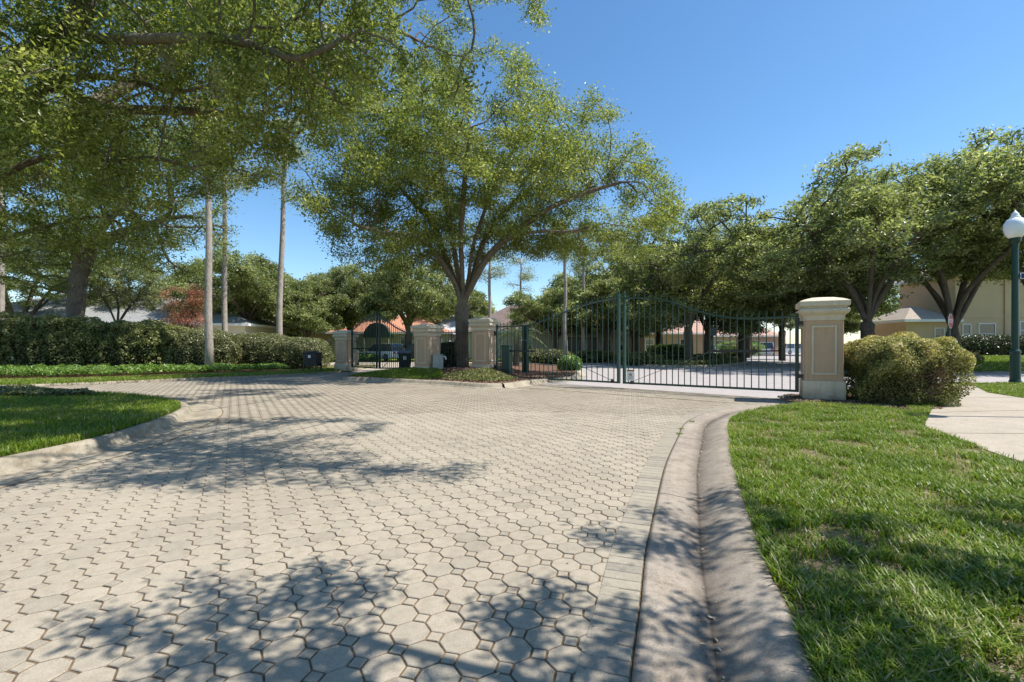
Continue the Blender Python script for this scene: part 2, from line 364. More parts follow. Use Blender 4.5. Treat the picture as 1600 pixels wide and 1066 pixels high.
def strip(name, C, prof, m, parent=None, attr=None, **k):
    """sweep a profile [(offset, z)] along the curve C; closed=False"""
    rows = [np.c_[offset(C, o), np.full(len(C), 0.0) + z] for o, z in prof]
    V = np.concatenate(rows); n = len(C); fs = []
    for r in range(len(prof) - 1):
        for i in range(n - 1): fs.append((r * n + i, (r + 1) * n + i, (r + 1) * n + i + 1, r * n + i + 1))
    me = bpy.data.meshes.new(name); me.from_pydata(V.tolist(), [], fs); me.materials.append(m)
    me.polygons.foreach_set('use_smooth', [True] * len(fs))
    if attr is not None:
        at = me.attributes.new('dirt', 'FLOAT', 'POINT'); at.data.foreach_set('value', np.repeat(attr, n).astype(np.float32))
    me.update(); return tag(link(name, me, parent), **k)
# right gutter with rounded kerb, cast in sections with open joints
def cut_lengths(C, L):
    d = np.r_[0, np.cumsum(np.linalg.norm(np.diff(C, axis=0), axis=1))]; cuts = [0]; t = L
    while t < d[-1]: cuts.append(int(np.searchsorted(d, t))); t += L
    return cuts + [len(C) - 1]
def resample(C, step):
    d = np.r_[0, np.cumsum(np.linalg.norm(np.diff(C, axis=0), axis=1))]; s = np.arange(0, d[-1], step)
    return np.c_[np.interp(s, d, C[:, 0]), np.interp(s, d, C[:, 1])]
gut = empty('gutter', (0, 0, 0), kind='structure')
GP = [(.0, -.06), (.004, .004), (.03, .008), (.12, .003), (.24, -.012), (.335, -.0285), (.355, -.033), (.375, -.0285), (.44, -.006), (.52, .034), (.60, .066), (.66, .080), (.70, .082), (.72, .074), (.725, .0)]
GD = [.8, .4, .0, .0, .12, .6, 1.0, .65, .3, .05, 0, 0, .05, .5, .8]
Lf = resample(L2, .1)
for a, b in zip(*(lambda c: (c[:-1], c[1:]))(cut_lengths(Lf, 3.05))):
    seg = Lf[a:b + 1].copy()
    if len(seg) < 3: continue
    seg[-1] = seg[-1] - (seg[-1] - seg[-2]) * .12
    strip('gutter_section', seg, GP, M_GUTTER, gut, GD)
strip('gutter_joint_bed', Lf, [(-.01, -.04), (.2, -.035), (.355, -.05), (.5, -.03), (.6, .0), (.72, .02)], M_BED, gut)
lk = empty('left_gutter', (0, 0, 0), kind='structure'); lk.name = 'gutter'
KP = [(o_ * .84, z_) for o_, z_ in [(-.885, -.05), (-.88, .135), (-.86, .15), (-.81, .158), (-.75, .154), (-.715, .138), (-.69, .105), (-.665, .06), (-.63, .022), (-.57, .002), (-.3, .002), (-.02, .010), (-.002, .006), (.0, -.05)]]
KD = [0, .4, .1, 0, 0, .1, .15, .25, .4, .35, .0, .0, .4, .6]
Kf = resample(K3, .1)
for a, b in zip(*(lambda c: (c[:-1], c[1:]))(cut_lengths(Kf, 3.05))):
    seg = Kf[a:b + 1].copy()
    if len(seg) < 3: continue
    seg[-1] = seg[-1] - (seg[-1] - seg[-2]) * .12
    strip('gutter_section', seg, KP, M_CURB, lk)
strip('joint_line', Kf, [(.0, .0), (.002, .0055), (.016, .0055), (.018, .0)], M_BED, lk)
# kerb round the islands and along the far lawns
def kerb(name, C, seglen, h, m, wdt=.30, closed=True, **k):
    e = empty(name, (0, 0, 0), kind='structure')
    C = resample(np.vstack([C, C[:1]]) if closed else C, .15)
    for a, b in zip(*(lambda c: (c[:-1], c[1:]))(cut_lengths(C, seglen))):
        seg = C[a:b + 1].copy()
        if len(seg) < 2: continue
        seg[-1] = seg[-1] - (seg[-1] - seg[-2]) * .08
        strip('kerb_section', seg, [(-.02, 0.0), (-.02, h - .01), (.02, h), (.12, h - .003), (.17, h - .03), (.20, h * .3), (.23, .012), (wdt + .12, .006), (wdt + .125, -.05)], m, e)
    return e
kerb('kerb', ISL, 1.5, .15, M_CURB)
kerb('kerb', IS2, 2.4, .14, M_CURB)
strip('concrete_edging', FARL[::-1], [(-.02, 0), (-.02, .085), (-.0, .09), (.14, .088), (.17, .05), (.34, .006), (.34, -.04)], M_CURB, kind='structure')
# shoulders of the inner street
STL = smooth_curve([(2.9, 21), (3.5, 26), (4.4, 38), (8, 45), (16, 52), (30, 66)], .8)
strip('street_kerb', STL, [(-.22, -.05), (-.22, .1), (.0, .1), (.1, .03), (.4, .006), (.4, -.05)], M_WALK, kind='structure')
STR = smooth_curve([(50, 62), (38, 47), (27, 36), (23, 28), (23.2, 24.6), (26, 24.1), (70, 23.4)], .8)
strip('street_kerb', STR, [(-.22, -.05), (-.22, .1), (.0, .1), (.1, .03), (.4, .006), (.4, -.05)], M_CURB, kind='structure')
slab('lawn', [tuple(p) for p in offset(STR, -.2)] + [(70, 64)], -.1, .1, M_FARGRASS, kind='structure')
def rise(x, y): return .101 + .52 * max(0, min(1, (y - 25.5) / 9)) * max(0, min(1, (x - 24) / 5))
xs_ = np.linspace(23.4, 70, 60); ys_ = np.linspace(24.2, 45, 26)
V_ = [(x, y, rise(x, y)) for x in xs_ for y in ys_]; F_ = [[i * 26 + j, (i + 1) * 26 + j, (i + 1) * 26 + j + 1, i * 26 + j + 1] for i in range(59) for j in range(25)]
cc_ = np.array([(V_[f[0]][0] + .4, V_[f[0]][1] + .4) for f in F_]); ok_ = inside(cc_, [tuple(p) for p in offset(STR, -.6)] + [(70, 64)])
tag(link('lawn_slope', np_mesh('lawn_slope', np.array(V_), np.array(F_)[ok_], M_FARGRASS, smooth=True)), kind='structure')
slab('lawn', [tuple(p) for p in offset(STL, -.2)] + [(20, 66), (-4, 60), (-4, 42.5), (4.2, 42.5), (3.6, 38)][0:], -.1, .1, M_FARGRASS, kind='structure')

# ------------------------------------------------------------------ paving
PIT = .1293 * CH; PA = R(30.76); PX0, PY0 = -.57771 * CH, 1.50443 * CH
ROADP = [tuple(p) for p in offset(L1, .105)] + [(7.3, 12.35), (3.75, 15.75), (.7, 17.5)] + [(0.5, 17.0), (-.1, 16.0), (-.65, 15.6), (-1.4, 16.0), (-2.3, 16.75), (-3.3, 17.35), (-4.85, 18.2), (-6.5, 18.85), (-7.1, 19.7), (-7.2, 20.6), (-6.3, 21.8), (-4.5, 23.2), (-4.2, 21.0), (-9.2, 25.8)] + [tuple(p) for p in FARL[::-1] if p[1] < 25 and p[0] > -26] + [(-26, 14.4)] + [tuple(p) for p in offset(K3, -.1)[::-1] if p[0] > -26]
road = slab('road', [p for p in ROADP], -.1, -.008, M_BED, kind='structure')
rng = np.random.default_rng(3)
ii, jj = np.meshgrid(np.arange(-140, 160), np.arange(-60, 200)); ii = ii.ravel(); jj = jj.ravel()
ca, sa = math.cos(PA), math.sin(PA)
def lat(i, j): return np.c_[PX0 + PIT * (i * ca - j * sa), PY0 + PIT * (i * sa + j * ca)]
def place(i, j):
    P = lat(i, j); k = inside(P, ROADP) & (P[:, 1] > -1); return P[k]
OC = place(ii, jj); SC = place(ii + .5, jj + .5)
gap = .0046; h = PIT / 2 - gap; t = PIT * .265
OCT = np.array([(h, -h + t), (h, h - t), (h - t, h), (-h + t, h), (-h, h - t), (-h, -h + t), (-h + t, -h), (h - t, -h)])
sq = t - gap * 1.5
SQU = np.array([(sq, 0), (0, sq), (-sq, 0), (0, -sq)])
def paver_geo(base, full):
    n = len(base); b = base @ np.array([[ca, sa], [-sa, ca]]) 
    ins = b * (1 - .0035 / np.linalg.norm(b, axis=1).mean())
    top = np.c_[ins, np.zeros(n)]; rim = np.c_[b, np.full(n, -.0035)]; bot = np.c_[b, np.full(n, -.03)]
    return np.concatenate([top, rim, bot]) if full else top
def paver_single(base, name, m):
    n = len(base); V = paver_geo(base, True)
    fs = [tuple(range(n))] + [(k * n + i, (k + 1) * n + i, (k + 1) * n + (i + 1) % n, k * n + (i + 1) % n) for k in (0, 1) for i in range(n)]
    me = bpy.data.meshes.new(name); me.from_pydata(V.tolist(), [], fs); me.materials.append(m); me.update(); return me
def visible_first(P):
    s = np.where(np.abs(P[:, 0]) < P[:, 1] * 1.12 + .1, 0, 100) + np.where(P[:, 1] > 1.85, 0, 100) + np.hypot(P[:, 0], P[:, 1]); return P[np.argsort(s)]
def join_pavers(P, base, name, full):
    n = len(base); g = paver_geo(base, full); k = len(g); V = np.empty((len(P), k, 3)); V[:] = g[None]
    dz = rng.normal(0, .0012, len(P)); V[:, :, 0] += P[:, 0, None]; V[:, :, 1] += P[:, 1, None]; V[:, :, 2] += dz[:, None]
    tl = rng.normal(0, .006, (len(P), 2)); V[:, :, 2] += (g[None, :, 0] * tl[:, 0, None] + g[None, :, 1] * tl[:, 1, None])
    F_ = [[0, i, i + 1, i + 1] for i in range(1, n - 1)]
    fs = []
    # caps as quads
    if n == 8: fs += [(0, 1, 2, 3), (0, 3, 4, 7), (4, 5, 6, 7)]
    else: fs += [(0, 1, 2, 3)]
    if full: fs += [(q * n + i, (q + 1) * n + i, (q + 1) * n + (i + 1) % n, q * n + (i + 1) % n) for q in (0, 1) for i in range(n)]
    fs = np.array(fs); FF = (fs[None] + (np.arange(len(P)) * k)[:, None, None]).reshape(-1, 4)
    r = np.repeat(rng.random(len(P)), len(fs)); me = np_mesh(name, V.reshape(-1, 3), FF, M_PAVER, {'rnd': r})
    o = link(name, me, road); o['kind'] = 'stuff'; return o
for P, base, nm in ((visible_first(OC), OCT, 'paver'), (visible_first(SC), SQU, 'square_paver')):
    me = paver_single(base, nm, M_PAVER)
    for p in P[:295]:
        o = link(nm, me, road, (p[0], p[1], random.gauss(0, .0012))); o.rotation_euler = (random.gauss(0, .006), random.gauss(0, .006), random.gauss(0, .006))
    rest = P[295:]; d = np.hypot(rest[:, 0], rest[:, 1])
    join_pavers(rest[d < 10], base, 'small_pavers' if nm != 'paver' else 'octagonal_pavers', True)
    join_pavers(rest[d >= 10], base, 'far_small_pavers' if nm != 'paver' else 'far_octagonal_pavers', False)
# soldier course along the gutter
bp = empty('paver_border', (0, 0, 0), kind='structure')
Cb = resample(offset(L2, -BR / 2 - .006), .104); Tb = np.gradient(Cb, axis=0)
bm_ = MB().box(-BR / 2 + .002, -.0485, -.04, BR / 2 - .002, .0485, .0, bev=.004).mesh('border_paver', M_BORDER)
slist = [(p, t_) for p, t_ in zip(Cb, Tb) if p[1] > -.5]
for p, t_ in slist[:290]:
    o = link('border_paver', bm_, bp, (p[0], p[1], .004 + random.gauss(0, .001)))
    o.rotation_euler = (random.gauss(0, .006), 0, math.atan2(t_[1], t_[0]) - R(90) + random.gauss(0, .006))
strip('border_bed', L2, [(-BR - .004, -.03), (-BR - .002, -.006), (.0, -.006)], M_BED, bp)
# thin dark strip that crosses the paving in front of the gate
sc = MB().bar((-.0, 16.0, .003), (5.35, 11.55, .003), .045, .004); sc.build('dark_strip', M_BED, road)

# ------------------------------------------------------------------ scattered leaves and blades
def leaf_obj(name, C, size, m, parent=None, seed=0, up=.4, aspect=.42, tone=None, droop=0.0, outward=None, fold=.12):
    g = np.random.default_rng(seed); n = len(C); C = np.asarray(C, float)
    nr = g.normal(size=(n, 3)); nr[:, 2] += up * 2
    if outward is not None: nr += outward * 1.0
    nr /= np.linalg.norm(nr, axis=1)[:, None]
    a = g.normal(size=(n, 3)); a[:, 2] -= droop; a -= (a * nr).sum(1)[:, None] * nr; a /= np.linalg.norm(a, axis=1)[:, None]; b = np.cross(nr, a)
    L = (size * g.uniform(.45, 1.4, n))[:, None]; W = L * aspect
    V = np.stack([C - a * L * .5, C + b * W * .5 + nr * W * fold, C + a * L * .5, C - b * W * .5 + nr * W * fold], 1).reshape(-1, 3)
    Fc = np.arange(n * 4).reshape(n, 4); r = g.random(n)
    if tone is not None: r = np.clip(.55 * r + .45 * tone, 0, .999)
    return link(name, np_mesh(name, V, Fc, m, {'rnd': r}), parent)

def blades(name, P, z, hgt, wid, m, seed=0, parent=None, lean=.5):
    g = np.random.default_rng(seed); n = len(P); th = g.uniform(0, 2 * math.pi, n); d = np.c_[np.cos(th), np.sin(th)]; s = np.c_[-d[:, 1], d[:, 0]]
    H = hgt * g.uniform(.45, 1.25, n); W = wid * g.uniform(.7, 1.3, n); ln = H * g.uniform(.1, 1.0, n) * lean * 1.6
    z = np.broadcast_to(z, (n,))
    def pt(f, wf, hz): return np.c_[P + d * (ln * f)[:, None] + s * (W * wf)[:, None], z + H * hz]
    V = np.stack([pt(0, -.5, -.05), pt(0, .5, -.05), pt(.35, .45, .62), pt(.35, -.45, .62), pt(1, .06, .93), pt(1, -.06, .93)], 1).reshape(-1, 3)
    k = np.arange(n)[:, None] * 6; Fc = np.concatenate([k + np.array([[0, 1, 2, 3]]), k + np.array([[3, 2, 4, 5]])], 1).reshape(-1, 4)
    # patchy tone: dry straw gathers in patches
    pn = np.array([mnoise.noise(Vector((x * 1.3, y * 1.3, seed))) for x, y in P[::1]]) if n < 400000 else 0
    r = np.clip(g.random(n) * .86 + np.clip(pn, -.4, .5) * .28, 0, .999)
    r = np.where((g.random(n) < .06 + np.clip(pn, 0, 1) * .22), g.uniform(.9, 1, n), r)
    return link(name, np_mesh(name, V, Fc, m, {'rnd': np.repeat(r, 2)}), parent)

def scatter(poly, n, seed, ymin=None, ymax=None, dens=None, view=True):
    g = np.random.default_rng(seed); poly = np.asarray(poly, float); lo = poly.min(0); hi = poly.max(0)
    if ymin is not None: lo[1] = max(lo[1], ymin)
    if ymax is not None: hi[1] = min(hi[1], ymax)
    if view: lo[0] = max(lo[0], -hi[1] * 1.25 - 2); hi[0] = min(hi[0], hi[1] * 1.25 + 2)
    out = np.zeros((0, 2))
    for _ in range(60):
        P = g.uniform(lo, hi, (n * 2, 2)); k = inside(P, poly)
        if view: k &= np.abs(P[:, 0]) < P[:, 1] * 1.18 + 1.0
        if dens is not None: k &= g.random(len(P)) < dens(P)
        out = np.concatenate([out, P[k]])
        if len(out) >= n: break
    return out[:n]

# ------------------------------------------------------------------ trees
def grow(base_nodes, base_par, A, step, kill, infl=6.0, iters=140, seed=0, grav=(0, 0, .05)):
    g = np.random.default_rng(seed); Nn = np.array(base_nodes, float); par = list(base_par); A = np.array(A, float)
    D = np.full(len(A), 1e9); I = np.zeros(len(A), int)
    def upd(new, off):
        nonlocal D, I
        d = np.linalg.norm(A[:, None] - new[None], axis=2); k = d.argmin(1); dm = d[np.arange(len(A)), k]; m = dm < D; D[m] = dm[m]; I[m] = k[m] + off
    for s in range(0, len(Nn), 64): upd(Nn[s:s + 64], s)
    tries = {}
    for it in range(iters):
        keep = D > kill; A = A[keep]; D = D[keep]; I = I[keep]
        if not len(A): break
        act = D < infl
        if not act.any(): act = D <= D.min() + .5
        idx = I[act]; dv = (A[act] - Nn[idx]); dv /= np.linalg.norm(dv, axis=1)[:, None] + 1e-9
        u, inv = np.unique(idx, return_inverse=True); sm = np.zeros((len(u), 3)); np.add.at(sm, inv, dv)
        ok = np.array([tries.get(k, 0) < 3 for k in u]); u = u[ok]; sm = sm[ok]
        if not len(u):
            break
        for k in u: tries[k] = tries.get(k, 0) + 1
        sm /= np.linalg.norm(sm, axis=1)[:, None] + 1e-9
        sm += g.normal(0, .22, sm.shape) + np.array(grav); sm /= np.linalg.norm(sm, axis=1)[:, None]
        new = Nn[u] + sm * step; off = len(Nn); Nn = np.concatenate([Nn, new]); par += list(u); upd(new, off)
    return Nn, np.array(par)
def radii(par, rt, tip=.005, ex=.45):
    n = len(par); w = np.zeros(n); ch = np.bincount(par[1:][par[1:] >= 0], minlength=n); w[ch == 0] = 1
    for i in range(n - 1, 0, -1): w[par[i]] += w[i]
    return np.maximum(rt * (w / w[0]) ** ex, tip), w
def branch_mesh(name, Nn, par, rad, m, parent=None, sides=7, rmin=0.0):
    g = np.random.default_rng(5); n = len(Nn); V = []; Fc = []
    best = {}
    for i in range(1, n):
        p = par[i]
        if p not in best or rad[i] > rad[best[p]]: best[p] = i
    ring = {}
    def mk(pos, d, r, k):
        d = d / (np.linalg.norm(d) + 1e-9); u = np.array([0, 0, 1.]) if abs(d[2]) < .8 else np.array([1., 0, 0])
        a = np.cross(d, u); a /= np.linalg.norm(a); b = np.cross(d, a); th = np.arange(k) * 2 * math.pi / k
        # keep rings untwisted: align with a fixed world axis
        off = len(V); rr = r * (1 + g.normal(0, .05, k)); V.extend((pos + rr[:, None] * (np.cos(th)[:, None] * a + np.sin(th)[:, None] * b)).tolist()); return off
    frames = {}
    def frame(d, prev):
        d = d / (np.linalg.norm(d) + 1e-9)
        if prev is None:
            u = np.array([0, 0, 1.]) if abs(d[2]) < .8 else np.array([1., 0, 0]); a = np.cross(d, u)
        else: a = prev - d * (prev @ d)
        a /= np.linalg.norm(a) + 1e-9; return a, np.cross(d, a)
    def put(pos, a, b, r, k):
        th = np.arange(k) * 2 * math.pi / k; off = len(V); rr = r * (1 + g.normal(0, .06 if r > .05 else 0, k))
        V.extend((pos + rr[:, None] * (np.cos(th)[:, None] * a + np.sin(th)[:, None] * b)).tolist()); return off
    for i in range(1, n):
        if rad[i] < rmin: continue
        p = par[i]; d = Nn[i] - Nn[p]; k = sides if rad[i] > .05 else (5 if rad[i] > .018 else 3)
        if best[p] == i and p in ring and ring[p][1] == k:
            o0 = ring[p][0]; a0 = ring[p][2]; a, b = frame(d, a0)
        else:
            a, b = frame(d, None); o0 = put(Nn[p], a, b, min(rad[p], rad[i] * (1.25 if best[p] != i else 1.1)) if p != 0 else rad[0] * 1.0, k)
        o1 = put(Nn[i], a, b, rad[i], k); ring[i] = (o1, k, a)
        Fc += [(o0 + q, o0 + (q + 1) % k, o1 + (q + 1) % k, o1 + q) for q in range(k)]
    return link(name, np_mesh(name, np.array(V), np.array(Fc), m, smooth=True), parent)
def guide_nodes(lines, step):
    """lines: list of polylines; the first starts the trunk, the others start from the nearest node so far"""
    Nn = []; par = []
    for k, ln in enumerate(lines):
        P = [np.array(p, float) for p in ln]
        if k == 0: Nn.append(P[0]); par.append(-1); last = 0; s = 1
        else:
            q = np.array(Nn); last = int(np.linalg.norm(q - P[0], axis=1).argmin()); s = 0
            if np.linalg.norm(q[last] - P[0]) < .15: s = 1
        C = smooth3(([Nn[last]] if s == 0 else []) + P, step) if True else P
        for c in C[1:]:
            Nn.append(c); par.append(last); last = len(Nn) - 1
    return Nn, par
def smooth3(P, step):
    P = [np.array(p, float) for p in P]; out = []; n = len(P)
    for i in range(n - 1):
        a = P[i - 1] if i else P[i]; b = P[i]; c = P[i + 1]; d = P[i + 2] if i + 2 < n else c; k = max(1, int(round(np.linalg.norm(c - b) / step)))
        for j in range(k):
            t = j / k; out.append(.5 * ((2 * b) + (c - a) * t + (2 * a - 5 * b + 4 * c - d) * t * t + (3 * b - a - 3 * c + d) * t ** 3))
    out.append(P[-1]); return out
def cloud(ells, n, seed, thr=-.12, fr=.45, shell=.0):
    g = np.random.default_rng(seed); vol = np.array([e[3] * e[4] * e[5] for e in ells]); out = []
    while len(out) < n:
        e = ells[g.choice(len(ells), p=vol / vol.sum())]; v = g.normal(size=3); v /= np.linalg.norm(v); r = g.random() ** (1 / 3) * (1 - shell) + shell
        p = np.array(e[:3]) + v * r * np.array(e[3:6])
        if p[2] < .8: continue
        if mnoise.noise(Vector(p * fr) + Vector((seed, 3, 1))) < thr: continue
        out.append(p)
    return np.array(out)
def leaf_points(Nn, rad, w, n, spread, seed, rmax=.03, A=None, flat=.7):
    g = np.random.default_rng(seed); tw = np.where(rad <= max(rmax, np.quantile(rad, .6)))[0]; k = g.choice(tw, n)
    tone = g.random(len(Nn)); P = Nn[k] + g.normal(size=(n, 3)) * np.array([spread, spread, spread * flat])
    return P, tone[k]
def make_tree(name, lines, ells, nA, nleaf, lsize, lmat, bmat, rt, label, cat='tree', group=None, seed=1, step=.3, kill=.45, spread=.2, fr=.45, thr=-.12, up=.4, loc=(0, 0, 0), rmax=.03, grav=(0, 0, .05), aspect=.42, ex=.45, infl=6.0, sides=8, flat=.7, rmin=0.0):
    t_ = empty(name, loc, label=label, cat=cat, group=group)
    gn, gp = guide_nodes(lines, step); A = cloud(ells, nA, seed, thr, fr)
    Nn, par = grow(gn, gp, A, step, kill, infl, seed=seed, grav=grav); rad, w_ = radii(par, rt, ex=ex)
    br = branch_mesh('trunk', Nn, par, rad, bmat, t_, sides, rmin)
    # root flare
    P, tn = leaf_points(Nn, rad, w_, nleaf, spread, seed, rmax, flat=flat)
    leaf_obj('crown', P, lsize, lmat, t_, seed, up, tone=tn, aspect=aspect)
    return t_, Nn, rad

# ---- the big oak in the centre island
OY = 21.6; OX = -2.28
def o_(px, py, Y=OY): return AT(px, py, Y)
make_tree('oak_tree',
    [[(OX + .02, OY, .0), (OX, OY, .5), o_(721, 540), o_(722, 505), o_(722, 478), o_(724, 462)],
     [o_(722, 478), o_(712, 445, 21.4), o_(700, 425, 21.2), o_(680, 395, 21), o_(662, 378, 20.7), o_(631, 366, 20.3), o_(590, 362, 20), o_(553, 350, 19.8)],
     [o_(722, 480), o_(714, 450, 21.8), o_(703, 420, 22.2), o_(690, 385, 22.8), o_(672, 345, 23.2), o_(640, 310, 23.8), o_(602, 268, 24.2), o_(573, 225, 24.5)],
     [o_(724, 462), o_(716, 430), o_(708, 380, 21.8), o_(700, 330, 22.2), o_(692, 280, 22.4), o_(686, 230, 22.6)],
     [o_(724, 462), o_(722, 425, 21.2), o_(720, 370, 20.6), o_(724, 310, 19.8), o_(728, 260, 19), o_(735, 200, 18.6)],
     [o_(724, 465), o_(732, 435, 21.5), o_(738, 390, 21.2), o_(752, 345, 21), o_(768, 300, 20.8), o_(790, 250, 20.6)],
     [o_(722, 480), o_(734, 450, 21.8), o_(745, 410, 22.1), o_(760, 370, 22.5), o_(797, 322, 23), o_(840, 285, 23.4), o_(880, 240, 23.6)],
     [o_(724, 470), o_(738, 445, 21.4), o_(758, 408, 21), o_(790, 375, 20.6), o_(840, 362, 20.2), o_(890, 362, 20), o_(940, 350, 19.8)],
     [o_(790, 375, 20.6), o_(850, 330, 20.3), o_(920, 300, 20.2), o_(970, 285, 20.2)]],
    [(-2.2, 21.6, 8.8, 5.4, 5.5, 3.8), (-5.8, 21.2, 7.4, 3.6, 5.0, 2.7), (1.8, 21.5, 8.2, 4.0, 4.6, 2.8), (4.3, 20.8, 7.2, 3.2, 4.0, 2.4), (-4.4, 22, 11.2, 3.8, 3.8, 3.0), (-.4, 21.0, 12.0, 2.6, 2.6, 2.6), (3.4, 21.0, 11.0, 1.7, 2.2, 1.7), (5.2, 21, 9.4, 1.5, 2, 1.3), (-7.5, 20.5, 9.2, 2.4, 3, 2.4)],
    3000, 235000, .118, M_OAK, M_BARK, .31, 'large fanning oak in the mulch island behind the cream capped pillar', seed=11, spread=.25, thr=-.16, fr=.38, step=.32, kill=.42, rmax=.016, ex=.5, sides=12, flat=.6)

# ---- the overhanging oak at the left, trunk outside the picture
n_ = lambda px, py, Y=7.6: AT(px, py, Y)
make_tree('oak_tree',
    [[(-10.9, 8.0, 0), (-10.8, 8.0, 1.6), (-10.5, 7.9, 3.0), (-10.2, 7.8, 3.8)],
     [(-10.2, 7.8, 3.8), n_(-60, 190, 7.7), n_(0, 131, 7.5), n_(47, 84, 7.3), n_(103, 58, 7.1), n_(131, 9, 7), n_(160, -60, 7)],
     [n_(103, 58, 7.1), n_(203, 62, 6.9), n_(328, 59, 6.6), n_(400, 72, 6.4), n_(462, 91, 6.2), n_(540, 60, 6.0)],
     [(-10.4, 7.9, 3.4), n_(-60, 235, 7.9), n_(0, 178, 7.9), n_(78, 134, 7.8), n_(141, 120, 7.8), n_(210, 127, 7.7), n_(272, 144, 7.6), n_(340, 130, 7.4)],
     [n_(94, 138, 7.8), n_(156, 166, 8), n_(230, 172, 8.1), n_(312, 175, 8.2), n_(406, 188, 8.2), n_(460, 210, 8.3)],
     [(-10.6, 8.0, 2.8), n_(-80, 300, 8.6), n_(0, 275, 8.8), n_(47, 253, 8.9), n_(103, 244, 9), n_(187, 250, 9.2), n_(237, 247, 9.3), n_(300, 262, 9.5)],
     [(-10.7, 8.0, 2.4), n_(-60, 385, 9.6), n_(0, 373, 10), n_(56, 359, 10.2), n_(121, 342, 10.4), n_(175, 338, 10.6)],
     [n_(131, 9, 7), (-5.2, 6.8, 9.4), (-3.2, 6.4, 9.4), (-1.4, 6.0, 8.9), (.2, 5.7, 8.4), (1.5, 5.4, 7.7)],
     [(-3.2, 6.4, 9.4), (-1.9, 6.1, 8.0), (-.9, 6.0, 6.8), (-.5, 5.95, 5.6)],
     [(-10.2, 7.8, 3.8), (-9.2, 9.5, 6.0), (-8, 11, 8), (-6.5, 12.0, 9.6)]],
    [(-6.8, 7.6, 6.0, 3.4, 2.2, 2.4), (-4.4, 7.2, 5.9, 2.4, 1.5, 1.8), (-2.3, 6.6, 6.4, 1.8, 1.0, 1.5), (-.75, 6.1, 5.9, .95, .8, 1.4), (-.5, 6.0, 5.3, .6, .6, .75), (-8.4, 9.5, 5.0, 2.6, 2.2, 1.9), (-7.6, 10.8, 7.4, 3.2, 2.4, 2.6), (-4.6, 10.6, 8.2, 2.2, 1.8, 1.6), (-1.6, 13.0, 10.6, 2.6, 2.0, 1.6), (-3.4, 4.9, 7.0, 3.6, 1.2, 1.1), (1.0, 5.2, 7.4, 2.6, 1.3, .9), (3.0, 4.9, 7.2, 1.2, .8, .6), (1.0, 7.4, 8.6, 2.2, 1.5, .8), (.4, 5.3, 7.4, 2.4, 1.2, .8), (.9, 7.3, 8.6, 2.0, 1.4, .7), (-1.4, 6.2, 6.9, 1.1, .8, 1.0)],
    4200, 210000, .078, M_OAK, M_BARK, .26, 'overhanging oak at the left, its long limbs reaching in over the paved road', seed=23, spread=.13, thr=.0, fr=.55, step=.2, kill=.27, rmax=.012, ex=.5, sides=10, grav=(0, 0, -.02), flat=.8)

# ---- the oak behind the photographer whose shade falls on the near paving and lawn
make_tree('oak_tree',
    [[(9.4, -.6, 0), (9.3, -.5, 1.6), (9.1, -.3, 2.9)], [(9.1, -.3, 2.9), (7.6, .4, 4.2), (5.4, .9, 5.0), (3.6, 1.5, 5.2), (2.2, 2.0, 5.1)], [(9.1, -.3, 2.9), (8.4, 1.0, 4.6), (7.0, 2.0, 5.6), (5.6, 3.0, 5.8)], [(9.1, -.3, 2.9), (7.0, -.8, 4.4), (4.6, -.6, 5.2), (2.8, 0.2, 5.4)]],
    [(2.2, 2.1, 4.9, 1.5, .68, .5), (1.7, 2.0, 4.9, 1.0, .5, .4), (3.4, 1.2, 5.1, 1.2, .8, .5), (6.6, 2.6, 5.9, 1.9, .9, .5), (6.0, 1.4, 5.3, 1.4, .9, .6), (8.4, 1.6, 5.6, 2.0, 1.6, 1.0), (4.9, 3.4, 5.7, 1.0, 1.1, .4), (4.5, 2.2, 5.0, .7, .7, .4)],
    1400, 40000, .072, M_OAK, M_BARK, .11, 'oak standing outside the picture whose crown shades the near lawn and gutter', seed=31, spread=.1, thr=-.02, fr=1.0, step=.24, kill=.34, rmax=.02)

